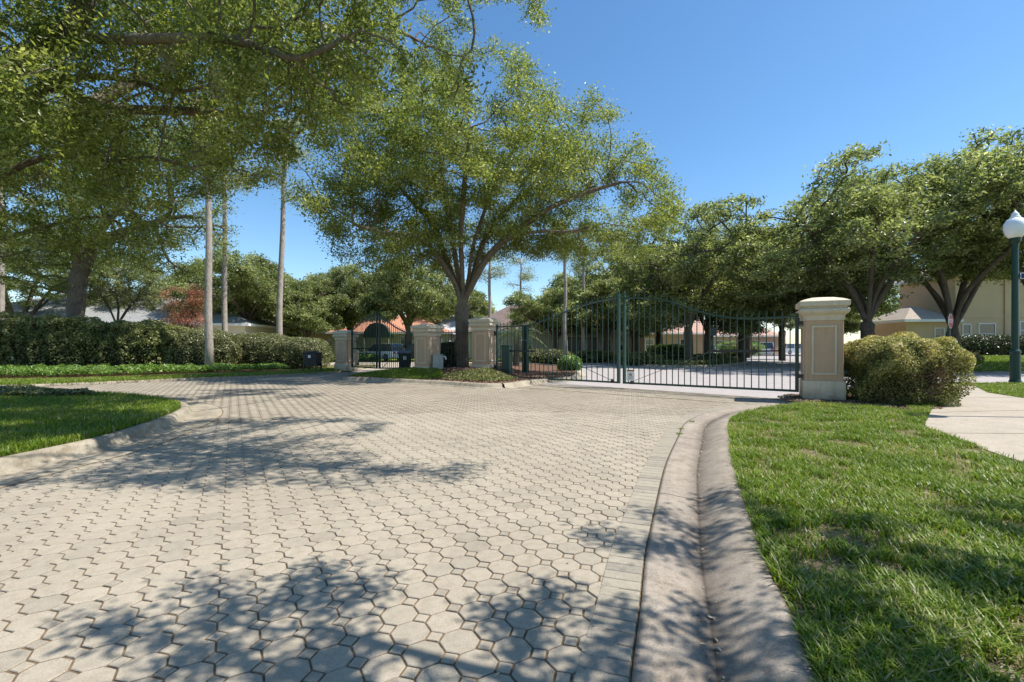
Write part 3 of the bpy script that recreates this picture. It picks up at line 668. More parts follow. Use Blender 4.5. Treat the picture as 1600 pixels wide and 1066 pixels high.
# ---- far oaks: four kinds, each built once and copied
def copy_thing(o, loc, rz, sc, label, group=None):
    c = o.copy(); COL.objects.link(c); c.location = loc; c.rotation_euler = (0, 0, rz); c.scale = sc if hasattr(sc, '__len__') else (sc, sc, sc); c['label'] = label
    if group: c['group'] = group
    for ch in list(o.children):
        d = ch.copy(); COL.objects.link(d); d.parent = c
        for g_ in ch.children:
            e = g_.copy(); COL.objects.link(e); e.parent = d
    return c
FO = 'oaks along the streets beyond the gates'
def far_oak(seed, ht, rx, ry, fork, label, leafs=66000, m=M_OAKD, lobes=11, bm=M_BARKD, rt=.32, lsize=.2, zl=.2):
    g = np.random.default_rng(seed); lines = [[(0, 0, 0), (.02, 0, fork * .5), (.0, .03, fork)]]
    for k in range(7):
        th = k * 2 * math.pi / 7 + g.uniform(-.3, .3); rr = g.uniform(.35, .75)
        lines.append([(0, 0, fork * g.uniform(.85, 1.0)), (rx * .15 * math.cos(th), ry * .15 * math.sin(th), fork + (ht - fork) * .22), (rx * rr * math.cos(th), ry * rr * math.sin(th), fork + (ht - fork) * g.uniform(.45, .65))])
    ells = [(0, 0, fork + (ht - fork) * (.55 + (zl - .2) * .4), rx * .7, ry * .7, (ht - fork) * (.46 - (zl - .2) * .5))]
    for k in range(lobes):
        th = k * 2.4 + g.uniform(-.4, .4); q = g.uniform(.5, .85); zz = fork + (ht - fork) * g.uniform(zl, .8); sr = g.uniform(.34, .5)
        ells.append((rx * q * math.cos(th), ry * q * math.sin(th), zz, rx * sr, ry * sr, (ht - fork) * sr * .55))
    return make_tree('oak_tree', lines, ells, 1500, leafs, lsize, m, bm, rt, label, group=FO, seed=seed, spread=.26, step=.38, kill=.55, thr=-.08, fr=.4, rmax=.035, sides=8, rmin=.007, flat=.55)[0]
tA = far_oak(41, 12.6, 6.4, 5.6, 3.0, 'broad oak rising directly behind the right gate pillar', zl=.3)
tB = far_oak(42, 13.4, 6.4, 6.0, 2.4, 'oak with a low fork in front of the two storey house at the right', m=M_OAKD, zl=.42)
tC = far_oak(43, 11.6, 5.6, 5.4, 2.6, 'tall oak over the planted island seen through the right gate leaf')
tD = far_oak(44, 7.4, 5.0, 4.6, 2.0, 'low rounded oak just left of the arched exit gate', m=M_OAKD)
def put(o, px, Y, rz=0.0, sc=1.0, z=.08): o.location = ((px - 800) * Y / F, Y, z); o.rotation_euler = (0, 0, rz); o.scale = (sc,) * 3
put(tA, 1356, 28, .4, 1.0); tA.scale = (1.14, 1.14, .96); put(tB, 1489, 29, 2.0, 1.0); tB.scale = (1.05, 1.05, 1.0); put(tC, 1076, 34, 1.0, 1.02); put(tD, 478, 46, .6, 1.05)
def PXY(px, Y): return ((px - 800) * Y / F, Y, .08)
for src, px, Y, rz, sc, lab in [
    (tC, 1106, 38, 3.2, .98, 'oak just right of the tall island oak, dark sign standing before it'),
    (tC, 1262, 36, 4.1, 1.02, 'oak filling the gap between the cars and the broad oak behind the right pillar'),
    (tC, 1160, 40, 2.6, 1.02, 'oak standing just beyond the right tip of the planted island'),
    (tD, 868, 45, 0.7, .92, 'low oak before the brown roofed house, left of the two straight pale trunks'),
    (tD, 948, 42, 3.6, 1.0, 'low oak before the dark garage doors, left of the meeting posts'),
    (tA, 1222, 42, 2.2, .96, 'oak over the parked cars, seen above the low end of the right gate leaf'),
    (tA, 1168, 52, 5.0, 1.0, 'oak on the far side of the street above the blue windowed van'),
    (tB, 1640, 27, 4.4, .98, 'oak at the right edge of the picture behind the globe lamp'),
    (tC, 992, 44, 5.5, .98, 'oak behind the meeting posts of the gate'),
    (tD, 1030, 48, 2.8, 1.25, 'smaller oak in front of the peach gabled house beyond the gate'),
    (tD, 548, 50, 3.9, (1.0, 1.0, 1.35), 'far oak between the leaning pale trunk and the exit gate'),
    (tD, 638, 47, 5.2, (1.1, 1.1, 1.4), 'spreading oak behind the exit gate pillar with the grey cabinet'),
    (tC, 430, 52, 4.0, .84, 'oak behind the leaning pale trunk at the end of the hedge'),
    (tD, 385, 44, 1.9, (1.2, 1.2, 1.35), 'oak directly behind the olive hedge'),
    (tA, 215, 46, 3.1, .82, 'dark oak between the grey roof and the red blossom'),
    (tB, 30, 40, .3, .86, 'oak above the grey roof at the left edge'),
    (tD, 500, 60, 1.2, (1.2, 1.2, 1.4), 'distant oak over the peach house between the hedge end and the exit gate'),
    (tD, 1280, 70, .2, 1.3, 'distant oak closing the street behind the right pillar'),
    (tC, 1415, 56, .9, .8, 'distant oak between the right pillar and the beige house'),
    (tD, 930, 62, 2.4, 1.5, 'distant oak behind the brown roofed house'),
    (tD, 700, 66, 4.2, 1.35, 'distant oak behind the pale roofs left of the island oak')]:
    copy_thing(src, PXY(px, Y), rz, sc, lab)
# the dark oak at the left behind the hedge
make_tree('oak_tree',
    [[AT(118, 590, 26), AT(117, 505, 26), AT(121, 450, 26), AT(124, 415, 26)], [AT(124, 415, 26), AT(118, 375, 26), AT(118, 340, 25.6), AT(100, 280, 25)], [AT(122, 440, 26), AT(140, 400, 26.2), AT(152, 370, 26.5), AT(190, 320, 27)], [AT(124, 400, 26), AT(60, 350, 24.5), AT(20, 340, 24)], [AT(145, 385, 26), AT(200, 360, 25), AT(250, 345, 24.5)]],
    [(-24, 26, 8.6, 5.6, 4.6, 3.2), (-28, 25, 7.2, 4, 3.6, 2.6), (-19.6, 25.5, 8.2, 4.2, 3.6, 3.0), (-17.8, 26, 6.6, 2.4, 2.4, 2.4), (-22, 25, 11.6, 6, 4, 2.6)],
    1700, 95000, .12, M_OAK, M_BARK, .42, 'dark oak with a mossy forked trunk rising out of the tall hedge at the left', seed=51, spread=.25, step=.36, kill=.52, thr=-.12, fr=.35, rmax=.03, sides=10, flat=.6, rmin=.006)

# ---- tall bare trunks with small high crowns
def bare_tree(px, Y, ptop, rad, crown, label, lean=0.0, nl=9000, group='tall pale bare trunks', top=None):
    x, y, _ = PXY(px, Y); t_ = empty('pine_tree', (x, y, .05), label=label, cat='tree', group=group)
    H_ = CH + (HZ - ptop) * Y / F; m = MB(); k = 9
    m.tube([(lean * (i / k) ** 1.3 * H_ + .04 * math.sin(i * 1.7), .03 * math.cos(i * 2.1), H_ * i / k) for i in range(k + 1)], [rad * (1.12 if i == 0 else 1 - .45 * i / k) for i in range(k + 1)], 10)
    m.build('trunk', M_PINE, t_, smooth=True)
    g = np.random.default_rng(int(px)); Bm = MB(); pts = []
    for b in range(crown[2]):
        th = g.uniform(0, 6.28); zz = H_ * g.uniform(crown[1], 1.0); L = crown[0] * g.uniform(.5, 1); e = np.array([L * math.cos(th), L * math.sin(th), L * g.uniform(-.1, .5)])
        s = np.array([lean * (zz / H_) ** 1.3 * H_, 0, zz]); Bm.tube([s, s + e * .5 + [0, 0, .1], s + e], [.05, .03, .01], 4)
        for q in np.linspace(.3, 1, 6): pts.append(s + e * q)
    Bm.build('limbs', M_PINE, t_)
    pts = np.array(pts); P = pts[g.integers(0, len(pts), nl)] + g.normal(size=(nl, 3)) * np.array([.34, .34, .22])
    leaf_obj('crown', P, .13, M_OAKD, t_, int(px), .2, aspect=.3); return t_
bare_tree(326, 24, 190, .2, (2.0, .78, 26), 'tall pale trunk standing in the bright ground cover before the olive hedge')
bare_tree(351, 33, 200, .2, (2.2, .72, 26), 'tall pale trunk just right of and behind the one in the ground cover')
bare_tree(435, 31, 190, .21, (2.6, .66, 30), 'leaning pale trunk rising from the end of the rounded hedge', lean=.035)
bare_tree(2, 30, 200, .2, (2.0, .8, 16), 'thin pale trunk at the left edge of the picture')
bare_tree(883, 36, 352, .17, (1.6, .75, 14), 'straight pale trunk behind the left gate leaf, nearer the big oak', nl=5000)
bare_tree(912, 40, 380, .17, (1.7, .75, 14), 'straight pale trunk behind the left gate leaf, next to the meeting posts', nl=5000)
bare_tree(765, 44, 400, .2, (2.0, .7, 16), 'pale trunk just right of the big oak trunk, beyond the cream capped pillar', nl=5000)
bare_tree(814, 46, 405, .15, (1.6, .7, 12), 'slim trunk rising behind the feathery palm', nl=4000)
bare_tree(955, 54, 350, .2, (3.0, .45, 34), 'tall thin tree above the distant roof, left of the meeting posts', nl=9000)
bare_tree(975, 58, 370, .2, (3.0, .45, 30), 'slender tall tree directly above the meeting posts', nl=9000)
# ---- red flowering small tree and its bare neighbour
make_tree('crepe_myrtle', [[AT(287, 570, 30), AT(288, 525, 30), AT(288, 510, 30)], [AT(288, 515, 30), AT(275, 490, 30), AT(268, 470, 30)], [AT(288, 515, 30), AT(292, 480, 30), AT(290, 455, 30)], [AT(288, 515, 30), AT(302, 490, 30), AT(306, 470, 30)]],
    [AT(285, 462, 30) + (1.2, 1.0, 1.0), AT(300, 470, 30) + (1.1, 1.0, .9), AT(272, 480, 30) + (1.1, 1.0, .9), AT(290, 500, 30) + (1.3, 1.0, .8)], 380, 15000, .085, M_RED, M_BARK, .07, 'small tree with red blossom left of the pale trunk', seed=61, spread=.16, step=.18, kill=.26, rmax=.02, thr=-.2)
make_tree('crepe_myrtle', [[AT(182, 580, 28), AT(183, 520, 28), AT(183, 505, 28)], [AT(183, 510, 28), AT(170, 480, 28), AT(158, 462, 28)], [AT(183, 510, 28), AT(185, 480, 28), AT(180, 455, 28)], [AT(183, 510, 28), AT(198, 485, 28), AT(212, 470, 28)]],
    [AT(160, 462, 28) + (1.0, .9, .7), AT(190, 455, 28) + (1.2, .9, .8), AT(215, 470, 28) + (1.2, .9, .8)], 300, 4200, .1, M_HEDGE2, M_BARKD, .10, 'thin leafed many stemmed small tree in front of the grey roof', seed=62, spread=.16, step=.2, kill=.28, rmax=.02, thr=-.2)
# hanging moss on the near oak limbs
g = np.random.default_rng(9); mp_ = []
for px, py, Y in ((340, 100, 6.9), (260, 60, 7.0), (60, 262, 9), (180, 262, 9.2), (62, 372, 10.3)):
    c = np.array(AT(px, py, Y)); k = 260; t1 = g.random(k); mp_.append(c + np.c_[g.normal(0, .06, k), g.normal(0, .06, k), -t1 * .5])
tag(leaf_obj('hanging_moss', np.concatenate(mp_), .09, M_MOSS, None, 4, 0, .15, droop=3), 'grey moss hanging from the limbs of the left oak', 'moss')

# ------------------------------------------------------------------ hedges, shrubs, ground cover
def shrub_pts(C, n, seed, h0, rx, ry, hz, pw=2.6, lump=.16, depth=.22, zmin=.05):
    """points in the outer skin of a clipped rounded shrub"""
    g = np.random.default_rng(seed); v = g.normal(size=(n, 3)); v[:, 2] = np.where(g.random(n) < .72, np.abs(v[:, 2]), -np.abs(v[:, 2]) * .8)
    s = (np.abs(v) ** pw).sum(1) ** (1 / pw); v /= s[:, None]
    lum = np.array([mnoise.noise(Vector((a * 2.2 * rx + seed, b * 2.2 * ry, c * 2.2 * hz))) for a, b, c in v])
    r = 1 + lump * lum - np.abs(g.normal(0, depth * .5, n)); P = v * r[:, None] * np.array([rx, ry, hz]); P[:, 2] = np.where(P[:, 2] < 0, P[:, 2] * h0 / hz * 1.15, P[:, 2]); P += np.array([C[0], C[1], h0])
    nr = v / np.array([rx, ry, hz]); nr /= np.linalg.norm(nr, axis=1)[:, None]; ok = P[:, 2] > zmin
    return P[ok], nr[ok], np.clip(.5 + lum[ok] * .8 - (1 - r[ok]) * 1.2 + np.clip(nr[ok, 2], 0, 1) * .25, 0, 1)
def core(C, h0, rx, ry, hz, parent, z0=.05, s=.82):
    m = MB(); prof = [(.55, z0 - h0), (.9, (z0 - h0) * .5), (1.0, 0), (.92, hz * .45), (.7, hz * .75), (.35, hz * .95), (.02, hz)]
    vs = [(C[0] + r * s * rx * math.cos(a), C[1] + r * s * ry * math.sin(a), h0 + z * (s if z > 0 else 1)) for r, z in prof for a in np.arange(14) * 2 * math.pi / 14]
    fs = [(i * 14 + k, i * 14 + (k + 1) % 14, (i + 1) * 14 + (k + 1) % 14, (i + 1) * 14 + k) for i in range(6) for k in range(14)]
    return m.add(vs, fs).build('inner_twigs', M_INNER, parent)
M_INNER = plain('inner_twigs', (.035, .03, .018), .95, .1, var=.6, scale=12)  # solid dark brown stem mass, stops the view through the leaves
def shrub(name, C, h0, rx, ry, hz, n, size, m, label, seed, group=None, cat='shrub', **k):
    t_ = empty(name, (0, 0, 0), label=label, cat=cat, group=group); P, nr, tn = shrub_pts(C, n, seed, h0, rx, ry, hz, **k)
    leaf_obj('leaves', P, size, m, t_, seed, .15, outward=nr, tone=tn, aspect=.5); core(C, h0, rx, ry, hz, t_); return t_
# right foreground shrub: clipped, yellow green tips, a brown thinned patch on its front
bx, by = 9.22, 11.15
sb = empty('clipped_shrub', (0, 0, 0), label='rounded clipped shrub with yellow green tips and a brown thinned patch beside the right pillar', cat='shrub')
P, nr, tn = shrub_pts((bx, by), 76000, 71, .80, 1.04, 1.05, .84, pw=3.8, lump=.2, depth=.2, zmin=.1)
dpat = np.hypot((P[:, 0] - (bx + .1)) / .62, (P[:, 2] - .8) / .42); front = P[:, 1] < by
keep = ~(front & (np.random.default_rng(1).random(len(P)) < np.clip(1.5 - dpat, 0, .9)))
P, nr, tn = P[keep], nr[keep], tn[keep]
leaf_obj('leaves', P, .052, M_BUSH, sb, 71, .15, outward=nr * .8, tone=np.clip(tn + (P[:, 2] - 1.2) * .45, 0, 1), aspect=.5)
tw = MB(); g = np.random.default_rng(72)
for k in range(420):
    a = g.uniform(0, 6.28); e = np.array([bx + g.uniform(-1.0, 1.0), by + g.uniform(-1.05, .6), g.uniform(.35, 1.35)]); s_ = np.array([bx + g.uniform(-.6, .6), by + g.uniform(-.4, .3), .1]); md = (s_ + e) / 2 + g.normal(0, .08, 3)
    tw.tube([s_, md, e], [.011, .008, .004], 3, caps=False)
M_TWIG = plain('bare_twigs', (.26, .17, .12), .9, .1, var=.4, scale=20)
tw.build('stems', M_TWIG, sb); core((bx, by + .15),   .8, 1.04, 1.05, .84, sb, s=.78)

HG = 'lengths of the hedge at the left'
hs = [(-28.5, 24.5, 1.75, 2.6, 1.3, 1.5, 'dark hedge length at the left edge, its top the highest'), (-24.2, 24.8, 1.6, 2.6, 1.3, 1.3, 'dark hedge length in front of the mossy oak trunk'), (-20.4, 25.0, 1.5, 2.6, 1.3, 1.15, 'dark hedge length left of the pale trunk')]
for k, (x, y, h0, rx, ry, hz, lb) in enumerate(hs):
    shrub('hedge', (x, y), h0, rx, ry, hz, 24000, .115, M_HEDGE, lb, 80 + k, HG, 'hedge', pw=4, lump=.24, depth=.16)
hs = [(-17.0, 25.6, 1.1, 1.9, 1.2, 1.2, 'olive hedge length behind the pale trunk'), (-15.0, 27.6, 1.0, 2.0, 1.3, 1.15, 'olive hedge length right of the pale trunk'), (-12.7, 27.6, .9, 1.9, 1.4, 1.0, 'rounded end of the olive hedge by the exit pillar')]
for k, (x, y, h0, rx, ry, hz, lb) in enumerate(hs):
    shrub('hedge', (x, y), h0, rx, ry, hz, 20000, .09, M_HEDGE2, lb, 90 + k, HG, 'hedge', pw=3.0, lump=.14, depth=.15)
shrub('dark_shrub', (-1.95 - 1.0, 22.2), .75, .75, .6, .8, 9000, .10, M_DARKLEAF, 'dark glossy shrub against the left side of the big oak trunk', 101)
shrub('bright_shrub', (3.05, 24.6), .42, .62, .55, .5, 5000, .10, M_COVER, 'bright green low shrub at the foot of the pale trunk beyond the left gate leaf', 102)
SG = 'low shrubs beyond the gate'
for k, (px, Y, rx, h_, m, lb) in enumerate([(850, 38, 2.4, 1.1, M_HEDGE2, 'brownish low hedge before the brown roofed house, left of the pale trunk'), (925, 40, 2.0, 1.0, M_HEDGE, 'dark low hedge before the garage of the brown roofed house'),
        (1000, 34, 1.7, .9, M_HEDGE, 'low dark shrub at the left end of the planted island'), (1030, 35.5, 1.6, .95, M_DARKLEAF, 'dark shrub in the middle of the planted island'), (1112, 36, 1.6, .8, M_HEDGE2, 'olive shrub at the right end of the planted island'),
        (1045, 46, 2.2, 1.5, M_COVER, 'yellow green shrub in front of the peach gabled house'), (1155, 62, 3.2, 2.0, M_COVER, 'bright shrub left of the parked van'), (568, 44, 1.3, .7, M_COVER, 'bright shrub bed in front of the green arched entrance')]):
    x, y, _ = PXY(px, Y); shrub('low_shrub', (x, y), h_ * .5, rx, rx * .6, h_ * .55, 3600, .15, m, lb, 110 + k, SG)
for k, (px, Y, rx, h_) in enumerate([(1502, 36.5, 1.9, 1.5), (1540, 36.6, 2.0, 1.6), (1590, 36.8, 2.2, 1.6), (1640, 37, 2.2, 1.6)]):
    x, y, _ = PXY(px, Y); shrub('foundation_hedge', (x, y), .5 + h_ * .5, rx, .8, h_ * .6, 5000, .13, M_DARKLEAF, ('dark hedge under the %s of the two storey beige house' % ['narrow window', 'wide window', 'downpipe', 'right hand window'][k]), 130 + k, 'dark hedges under the windows of the beige house', 'hedge', pw=4)
shrub('round_shrub', PXY(1508, 31)[:2], .5, .9, .8, .5, 2600, .12, M_HEDGE2, 'small round olive shrub right of the stop sign post', 140)

def cover(name, poly, n, z, hgt, size, m, seed, label, cat='ground cover', lump=True):
    P = scatter(poly, n, seed); g = np.random.default_rng(seed); hh = np.array([.55 + .45 * mnoise.noise(Vector((x * 1.6, y * 1.6, seed))) for x, y in P]) * hgt
    zz = z + hh * g.uniform(.35, 1.0, len(P)); o = leaf_obj(name, np.c_[P, zz], size, m, None, seed, .7, aspect=.6); return tag(o, label, cat, kind='stuff')
cover('ground_cover', [(-34, 18.6), (-22, 18.6), (-18, 19.6), (-15.8, 21.5), (-13, 24.2), (-12.0, 25.5), (-13.8, 26.5), (-16, 24.8), (-20, 23.6), (-34, 23.2)], 42000, .1, .55, .11, M_COVER, 151, 'bright green ground cover in front of the hedges')
slab('mulch_bed', [(-34, 17.7), (-22, 17.8), (-17.5, 18.7), (-15.3, 20.6), (-12.3, 23.5), (-11.2, 25.6), (-13, 28.5), (-34, 27)], .07, .085, M_SOIL, kind='structure')
cover('ground_cover', [(-30, 13.5), (-16, 13.4), (-13, 12.9), (-11.0, 12.1), (-10.2, 11.4), (-12, 11.3), (-15, 11.5), (-30, 11.6)], 18000, .14, .26, .08, M_HEDGE2, 152, 'dull green creeping plants behind the grass of the near left bed')
# mound of the centre island
def mound():
    xs = np.linspace(-7.2, 3.6, 60); ys = np.linspace(15.6, 36, 90); V = []; idx = {}; Fc = []
    inn = offset(ISL, -.02); ctr = ISL.mean(0)
    for i, x in enumerate(xs):
        for j, y in enumerate(ys):
            if not inside([(x, y)], ISL)[0]: continue
            d = np.min(np.hypot(ISL[:, 0] - x, ISL[:, 1] - y)); hh = .12 + .34 * (1 - math.exp(-(d / 1.7) ** 2)) * (1 if y < 24 else .4) + .03 * mnoise.noise(Vector((x * 2, y * 2, 0)))
            if x > -.9: hh = .12 + (hh - .12) * max(0, 1 - (x + .9) / 1.4)
            if x > .4: hh = .11
            idx[i, j] = len(V); V.append((x, y, hh))
    for (i, j) in list(idx):
        q = [(i, j), (i + 1, j), (i + 1, j + 1), (i, j + 1)]
        if all(p in idx for p in q): Fc.append([idx[p] for p in q])
    return np_mesh('mulch', np.array(V), np.array(Fc), M_SOIL, smooth=True)
tag(link('mulch_island', mound()), kind='structure')
slab('mulch_base', [tuple(p) for p in ISL], -.1, .10, M_SOIL, kind='structure')
slab('mulch_bed', [tuple(p) for p in IS2], -.1, .11, M_LAWN, kind='structure')
def mh(P):
    d = np.array([np.min(np.hypot(ISL[:, 0] - x, ISL[:, 1] - y)) for x, y in P]); hh = .12 + .34 * (1 - np.exp(-(d / 1.7) ** 2)); f = np.where(P[:, 0] > -.9, np.clip(1 - (P[:, 0] + .9) / 1.4, 0, 1), 1); return np.where(P[:, 0] > .4, .11, .12 + (hh - .12) * f)
P = scatter(ISL, 24000, 161, ymax=24); tag(leaf_obj('bark_mulch', np.c_[P, mh(P) + .015], .09, M_MULCH, None, 161, 1.0, .4), 'brown bark mulch under the big oak', 'mulch', kind='stuff')
P = scatter([(-6.8, 19.6), (-5, 18.6), (-3.4, 17.8), (-2.6, 18.0), (-3.0, 19.6), (-4.6, 22.4), (-6.2, 21.5)], 26000, 162); tag(blades('grass', P, mh(P), .11, .012, M_GRASS, 162), 'grass on the left tip of the centre island', 'grass', kind='stuff')
P = scatter([(-2.6, 17.3), (-1.5, 16.6), (-.6, 16.2), (.0, 16.9), (.2, 18), (-1, 19.3), (-2.6, 18.4)], 2600, 163); tag(leaf_obj('low_plants', np.c_[P, mh(P) + .08], .10, M_HEDGE, None, 163, .4, .5), 'sparse low plants in front of the cream capped pillar', 'plants', kind='stuff')
P = scatter([(6.6, 11.4), (7.2, 10.9), (8.2, 9.7), (9.0, 9.8), (11, 11.8), (10, 13), (7.6, 12.9), (6.9, 12.2)], 9000, 164); tag(leaf_obj('bark_mulch', np.c_[P, np.full(len(P), .085)], .06, M_MULCH, None, 164, 1.0, .4), 'pale mulch round the right pillar and shrub', 'mulch', kind='stuff')

# grass
noex = [(6.7, 11.3), (7.2, 10.8), (8.3, 9.9), (10.6, 12.0), (10, 13), (7.6, 12.9), (6.9, 12.2)]
def dR(P): return (1.0 / np.clip(P[:, 1], 1.8, 30) ** 1.25) * 2.0 * (~inside(P, WALKP)) * (~inside(P, noex)) * np.clip(.75 + 1.9 * np.array([mnoise.noise(Vector((x * 2.3, y * 2.3, 5))) + .5 * mnoise.noise(Vector((x * 6, y * 6, 2))) for x, y in P]), .04, 1)
inL = [tuple(p) for p in offset(L2, .715)] + [(7.2, 12.4), (8.8, 13.2), (12.5, 15.3), (15.5, 16.8), (22, 17), (24, 12), (8, 1), (.75, 1.0)]
P = scatter(inL, 140000, 171, ymin=1.2, ymax=17, dens=dR); tag(blades('grass', P, .07, .07, .0085, M_GRASS, 171, lean=.85), 'green lawn grass between the gutter and the sidewalk', 'grass', kind='stuff')
P = scatter(inL, 26000, 176, ymin=1.2, ymax=12, dens=lambda P: (1.0 / np.clip(P[:, 1], 1.8, 30)) * 1.8 * (~inside(P, WALKP))); tag(leaf_obj('thatch', np.c_[P, .078 + np.random.default_rng(5).uniform(0, .022, len(P))], .045, M_LITTER, None, 176, 2.0, .09), 'dead straw coloured thatch in the lawn', 'thatch', kind='stuff')
P = scatter([tuple(p) for p in offset(K3, -.735)] + [(-26, 12), (-26, 4), (-5, 2)], 85000, 172, ymin=3.5, ymax=13, dens=lambda P: (3.0 / np.clip(P[:, 1], 3, 30)) ** .8 * np.clip(1.0 + 1.0 * np.array([mnoise.noise(Vector((x * 1.7, y * 1.7, 9))) for x, y in P]), .1, 1)); tag(blades('grass', P, .13, .10, .009, M_GRASS, 172), 'grass filling the near left bed behind the kerb', 'grass', kind='stuff')
P = scatter([tuple(p) for p in offset(FARL, .08)] + [(-11.4, 26), (-12.3, 23.5), (-15.3, 20.6), (-17.5, 18.7), (-22, 17.8), (-34, 17.7), (-34, 15.4)], 26000, 173, ymax=27); tag(blades('grass', P, .08, .10, .014, M_GRASS, 173), 'narrow strip of grass between the paved road and the ground cover', 'grass', kind='stuff')
P = scatter([(23, 25), (27, 24.4), (44, 24), (44, 36), (25, 36), (23.4, 30)], 26000, 174); tag(blades('grass', P, np.array([rise(x, y) for x, y in P]), .10, .022, M_GRASS, 174), 'sunny lawn before the two storey beige house', 'grass', kind='stuff')
P = scatter(IS2, 14000, 175); tag(leaf_obj('ground_cover', np.c_[P, np.random.default_rng(3).uniform(.13, .42, len(P))], .12, M_HEDGE, None, 175, .5, .5), 'low planting covering the island beyond the gate', 'ground cover', kind='stuff')
# fallen leaves in the gutter and on the paving, tufts in the joints
g = np.random.default_rng(181); k = g.integers(12, len(L3) - 1, 420); P = np.c_[offset(L2, .36)[k] + g.normal(0, .05, (420, 2)), np.full(420, -.02)]
P2 = scatter(ROADP, 260, 182, ymax=14); P2 = np.c_[P2, np.full(len(P2), .004)]
tag(leaf_obj('fallen_leaves', np.concatenate([P, P2]), .028, M_LITTER, None, 183, 2.5, .4), 'small dry leaves scattered in the gutter and on the paving', 'leaves', kind='stuff')
P = np.concatenate([g.normal(0, .03, (60, 2)) + np.array(p) for p in ((3.30, 8.62), (2.86, 7.88), (2.66, 7.42))]); tag(blades('weeds', P, -.005, .04, .006, M_GRASS, 184), 'small weeds growing in the gutter joint', 'weeds', kind='stuff')

# ------------------------------------------------------------------ pillars
def pillar(loc, rz, sc, label, hz=1.0):
    t_ = empty('gate_pillar', loc, rz, label=label, cat='pillar', group='stucco gate pillars'); t_.scale = (sc, sc, hz)
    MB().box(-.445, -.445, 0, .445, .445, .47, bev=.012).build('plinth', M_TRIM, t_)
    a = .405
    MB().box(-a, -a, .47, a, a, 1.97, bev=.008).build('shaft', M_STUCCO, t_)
    for q in range(4):
        M = Matrix.Rotation(q * math.pi / 2, 4, 'Z'); f = MB(); z0, z1, x1, wd, d = .62, 1.84, .265, .05, .022
        for b in ((-x1, z0, x1, z0 + wd), (-x1, z1 - wd, x1, z1), (-x1, z0 + wd, -x1 + wd, z1 - wd), (x1 - wd, z0 + wd, x1, z1 - wd)):
            f.box(b[0], -a - d, b[1], b[2], -a + .01, b[3], M, bev=.006)
        f.build('panel_frame', M_TRIM, t_)
    def sqlathe(prof, name):
        m = MB(); vs = [(sx * r, sy * r, z) for r, z in prof for sx, sy in ((-1, -1), (1, -1), (1, 1), (-1, 1))]; k = len(prof)
        m.add(vs, [(i * 4 + j, i * 4 + (j + 1) % 4, (i + 1) * 4 + (j + 1) % 4, (i + 1) * 4 + j) for i in range(k - 1) for j in range(4)] + [(3, 2, 1, 0), tuple(range(k * 4 - 4, k * 4))]); m.build(name, M_TRIM, t_)
    sqlathe([(.41, 1.965), (.425, 1.97), (.43, 2.09)], 'neck')
    sqlathe([(.43, 2.085), (.455, 2.11), (.49, 2.135), (.515, 2.17), (.525, 2.205), (.518, 2.24), (.49, 2.262), (.46, 2.27)], 'moulding')
    sqlathe([(.46, 2.268), (.465, 2.30), (.515, 2.32), (.525, 2.335), (.525, 2.44), (.515, 2.45), (.40, 2.50), (.22, 2.55), (.02, 2.572)], 'cap')
    return t_
PR = pillar((7.88, 11.92, .07), R(-26), 1.0, 'nearest pillar, beside the clipped shrub at the right end of the gate', 1.0)
PC = pillar((-1.22, 20.72, .12), R(-24), 1.0, 'pillar in front of the big oak, at the left end of the long gate', 1.0)
PE = pillar((-9.1, 25.6, .05), R(-20), .95, 'lower left pillar of the arched exit gate, beside the black bin on legs', .865)
PE2 = pillar((-3.72, 20.6, .1), R(-32), 1.0, 'right pillar of the arched exit gate, grey cabinet beside it', .89)
# conduit and hinges fixed on pillars
def hinge(parent_, p, d):
    m = MB(); d = Vector((d[0], d[1], 0)).normalized()
    for z in (2.05, .62):
        c = Vector((p[0], p[1], z)); m.bar(c - d * .02, c + d * .17, .05, .09); m.bar(c + d * .13 - Vector((0, 0, .09)), c + d * .13 + Vector((0, 0, .09)), .06, .06)
    return m

